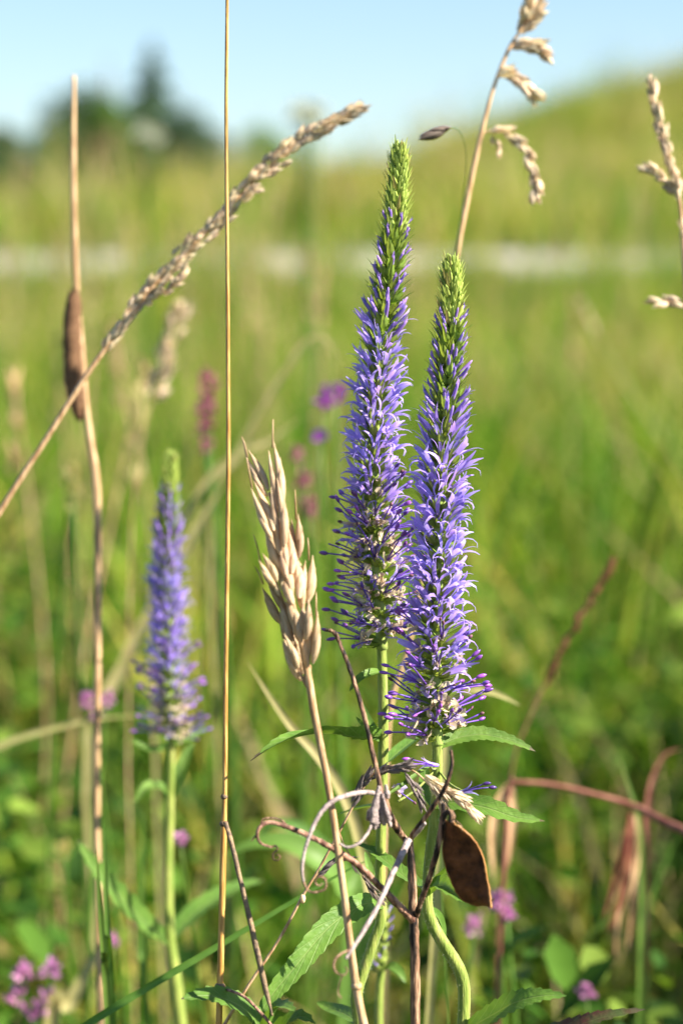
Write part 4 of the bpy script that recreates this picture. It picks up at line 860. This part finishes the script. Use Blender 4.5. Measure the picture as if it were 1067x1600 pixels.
for (pl, w) in (([(796, 1222, .68), (774, 1260, .68), (768, 1320, .68), (772, 1380, .68)], 7), ([(796, 1222, .68), (800, 1280, .68), (792, 1360, .68)], 7)):
    mb = MB(); leaf(mb, [P(*a) for a in pl], PX(w, .66), (.3, -1, .1), fold=.5, wave=.2); part('withered_leaf', mb, ['brome_stem'], th, st)
panicle('slim_grass', 'slim brownish grass spike slanting up above the reddish stem', [(955, 882, .72, 1), (920, 940, .72, 1.2), (880, 1010, .72, 1.4), (850, 1070, .72, 1.6)], [(825, 1125, .72, 1.8), (800, 1200, .72, 1.8), (780, 1400, .72, 1.8), (775, 1620, .72, 1.8)], 34, 2, variants(3, f_small, 'spikelet', ['red_leaf']), 'red_stem', 22, 12)
panicle('plume_grass', 'hazy buff grass plume below the leaning panicle', [(285, 480, .80, .8), (272, 510, .80, 1), (258, 560, .80, 1.2), (240, 620, .80, 1.3)], [(222, 690, .80, 1.3), (205, 850, .80, 1.4), (200, 1200, .80, 1.5)], 46, 12, SML, 'brome_stem', 26, 30)
panicle('right_straw_grass', 'faint blurred straw grass leaning in front of the pale path', [(905, 470, 1.5, .8), (930, 520, 1.5, 1.2)], [(970, 590, 1.5, 1.5), (1030, 680, 1.5, 1.6), (1100, 800, 1.5, 1.6), (1180, 1000, 1.5, 1.8)], 6, 3, SML, 'blade_pale', 18, 15)

def petal_head(mb, c, r, n, mat=0, stretch=1.0, ln=.9):
    for _ in range(n):
        v = Vector((U(-1, 1), U(-1, 1), U(-1, 1))).normalized(); p = c + Vector((v.x, v.y, v.z * stretch)) * r * U(.2, .75); f_scale(mb, p, v + Vector((0, 0, .5)), v.orthogonal(), r * ln * U(.7, 1.2), r * .28, mat)
def wild(label, x, y, d, rpx, mat, n=26, stretch=1.0, group=None, name='meadow_flower', heads=None, cat='flower', stem='blade'):
    g = ground(P(x, 1900 if d < 1 else y + 100, d)); g = Vector((g.x, P(x, y, d).y + U(0, .02), 0)); g.z = float(gz(g.x, g.y)) - .004
    th = thing(name, label, cat, g, group); mb = MB(); hs = heads or [(0, 0, 1)]
    for (ox, oy, s) in hs:
        c = P(x + ox, y + oy, d); tube(mb, [Vector(a) for a in spl([tuple(g), tuple(g.lerp(c, .55) + Vector((U(-.01, .01), U(-.01, .01), 0))), tuple(c)], 6)], [PX(3, d)] * 12 + [PX(2, d)], 6)
    st = part('stem', mb, [stem], th)
    for (ox, oy, s) in hs:
        mb = MB(); petal_head(mb, P(x + ox, y + oy, d), PX(rpx * s, d), n, 0, stretch); part('flower_head', mb, [mat], th)
wild('purple vetch flowers beside the tallest spike', 515, 620, .80, 16, 'purple', heads=[(8, -8, 1), (-8, 8, .8)])
wild('single purple floret below the purple vetch flowers', 499, 682, .80, 11, 'purple')
wild('magenta sainfoin spike beyond the golden straw', 322, 605, .84, 15, 'magenta', stretch=1.6, heads=[(2, -4, 1), (-2, 30, 1), (0, 62, .85), (2, 92, .7)])
wild('dusky pink sainfoin spike behind the brome head', 470, 730, .84, 14, 'magenta', stretch=1.6, heads=[(-4, -20, .8), (4, 20, .9), (10, 62, 1)])
wild('pink vetch flower behind the brown pod', 783, 1412, .68, 17, 'pink', heads=[(0, 0, 1), (8, 18, .7)])
wild('dull pink bud behind the wavy speedwell stem', 742, 1448, .70, 13, 'pink', stretch=1.5)
wild('pink floret against the small speedwell stem', 281, 1310, .66, 11, 'pink')
wild('mauve floret pair behind the brown spike stem', 150, 1092, .72, 13, 'pink', heads=[(-12, 4, 1), (16, 0, .9), (0, 26, .6)])
wild('largest cluster of pink clover heads, low beside the brown spike stem', 50, 1550, .70, 17, 'pink', heads=[(-12, -30, .9), (-22, 10, 1), (22, 16, 1.1), (28, -34, .85), (0, 34, .7)])
wild('single pink floret near the tip of the broad pale blade', 176, 1468, .72, 9, 'pink')
wild('pink clover head behind the reddened leaf', 915, 1550, .68, 13, 'pink')
wild('pale yellow rattle flower beside the brown spike stem', 112, 760, .80, 13, 'yellow', stretch=1.5, heads=[(0, -20, .9), (2, 4, 1), (0, 28, .8)])
wild('small yellow flower low behind the small speedwell leaves', 98, 1330, .80, 13, 'yellow')
wild('greenish white umbel standing against the sky', 480, 178, 2.2, 18, 'white', stretch=.5, heads=[(-10, 0, 1), (12, 4, 1), (0, -6, .8)], name='umbel_flower')
wild('whitish umbel in front of the dark trees', 232, 208, 2.0, 16, 'white', stretch=.5, heads=[(-8, 0, 1), (10, 6, .9)], name='umbel_flower')
for i in range(52):     # stalks with seed heads standing taller than the meadow, each well out of focus
    d = U(1.0, 4.5); x = U(10, 1060) if i % 2 else U(10, 430); top = P(x, U(170, 330) + (330 / d if d < 2.2 else U(0, 160)), d); gx, gy = top.x + U(-.04, .04), top.y + U(-.02, .03)
    if x > 540 and x < 760: continue
    zc = float(gz(gx, gy)); top.z = min(top.z, zc + .85); g = Vector((gx, gy, zc - .004))
    th = thing('seed_stalk', 'tall blurred %s seed stalk with %s head rising out of the meadow' % ('tan' if i % 3 else 'pale green', 'a buff' if i % 2 else 'a greenish'), 'grass', g, 'blurred seed stalks in the meadow'); mb = MB()
    tube(mb, [Vector(a) for a in spl([tuple(g), tuple(g.lerp(top, .5) + Vector((U(-.02, .02), 0, 0))), tuple(top)], 5)], .0008, 5); st = part('stem', mb, ['brome_stem' if i % 3 else 'blade_pale'], th)
    v = (top - g).normalized(); mb = MB()
    for k in range(20):
        p = top - v * U(0, .05); f_scale(mb, p, v + Vector((U(-.35, .35), U(-.35, .35), 0)), Vector((U(-1, 1), U(-1, 1), .1)), U(.005, .011), .0014)
    part('seed_head', mb, ['brome_stem' if i % 2 else 'blade_pale'], th)

# ------------------------------------------------------------------ the far trees
def tree(label, name, x, ytop, d, wpx, kind, mat, trunk_h, seed):
    r = np.random.default_rng(seed); top = P(x, ytop, d); bx, by = top.x, top.y; bz = float(gz(bx, by)); H = top.z - bz; Wd = PX(wpx, d)
    th = thing(name, label, 'tree', Vector((bx, by, bz)), 'trees beyond the hill crest'); mb = MB()
    tube(mb, [Vector((bx + .03 * H * math.sin(3 * t), by, bz - .1 + (H * .95 + .1) * t)) for t in np.linspace(0, 1, 8)], [H * .035 * (1 - .9 * t) for t in np.linspace(0, 1, 8)], 8)
    limbs = []
    for k in range(26):
        t = r.uniform(trunk_h, .95); a = r.uniform(0, 6.28)
        if kind == 'spruce': ln = Wd * (1 - t) * 1.05 + .08; dz = -.12 * ln
        else: ln = Wd * .8 * math.sin(math.pi * min(1, (t - trunk_h) / (1 - trunk_h) * .8 + .25)); dz = ln * r.uniform(.1, .6)
        p0 = Vector((bx, by, bz + H * t * (1 if kind == 'spruce' else .8))); p1 = p0 + Vector((math.cos(a) * ln, math.sin(a) * ln, dz)); limbs.append((p0, p1))
        tube(mb, [p0, p0.lerp(p1, .5) + Vector((0, 0, .04 * ln)), p1], [H * .010, H * .007, H * .002], 5)
    part('trunk', mb, ['bark'], th)
    n = 7000
    if kind == 'spruce':
        t = 1 - np.sqrt(r.uniform(0, 1, n)) * (1 - trunk_h); lay = .72 + .28 * np.sin(t * 70); a = r.uniform(0, 6.28, n)
        rr = Wd * (1 - t) ** .9 * lay * np.sqrt(r.uniform(.15, 1, n)) * (1 + .2 * np.sin(a * 5 + t * 9)); C = np.stack([bx + np.cos(a) * rr, by + np.sin(a) * rr, bz + H * t - .12 * rr], 1)
    else:
        cl = [(l[1] * .75 + l[0] * .25) for l in limbs] + [l[1] for l in limbs]; ci = r.integers(0, len(cl), n); cc = np.array([tuple(c) for c in cl]); v = r.normal(0, 1, (n, 3)); v /= np.linalg.norm(v, axis=1)[:, None]
        C = cc[ci] + v * (Wd * .42 * r.uniform(.3, 1, n) ** .5)[:, None]; C[:, 2] = np.minimum(C[:, 2], bz + H * (1 - r.uniform(0, .05, n)))
    s = H * r.uniform(.010, .022, n); u = r.normal(0, 1, (n, 3)); u /= np.linalg.norm(u, axis=1)[:, None]; w = np.cross(u, r.normal(0, 1, (n, 3))); w /= np.linalg.norm(w, axis=1)[:, None]
    V = np.stack([C - u * s[:, None], C + w * (s * .5)[:, None], C + u * s[:, None], C - w * (s * .5)[:, None]], 1).reshape(-1, 3) - np.array([bx, by, bz])
    me = bpy.data.meshes.new('crown'); me.from_pydata(V.tolist(), [], (np.arange(n * 4).reshape(-1, 4)).tolist()); me.materials.append(MT[mat]); me.update(); new('crown', me, th)
tree('dark pointed spruce rising highest beyond the hill crest', 'spruce_tree', 238, 60, 62, 150, 'spruce', 'needles', .1, 1)
tree('tall dark round-crowned tree next to the pointed spruce', 'broadleaf_tree', 165, 72, 60, 110, 'round', 'foliage', .25, 2)
tree('low dark tree half hidden behind the brown seed spike', 'broadleaf_tree', 95, 165, 58, 90, 'round', 'foliage', .25, 3)
tree('dark bushy tree farthest from the pointed spruce', 'broadleaf_tree', 5, 160, 56, 80, 'round', 'foliage', .25, 4)
tree('lower dark tree between the pointed spruce and the olive bush', 'broadleaf_tree', 288, 130, 60, 80, 'round', 'needles', .25, 5)
tree('bright green sapling before the dark trees', 'young_tree', 165, 110, 30, 46, 'round', 'foliage_light', .3, 6)
tree('small olive bush alone on the crest', 'bush', 405, 165, 40, 54, 'round', 'foliage_light', .2, 7)
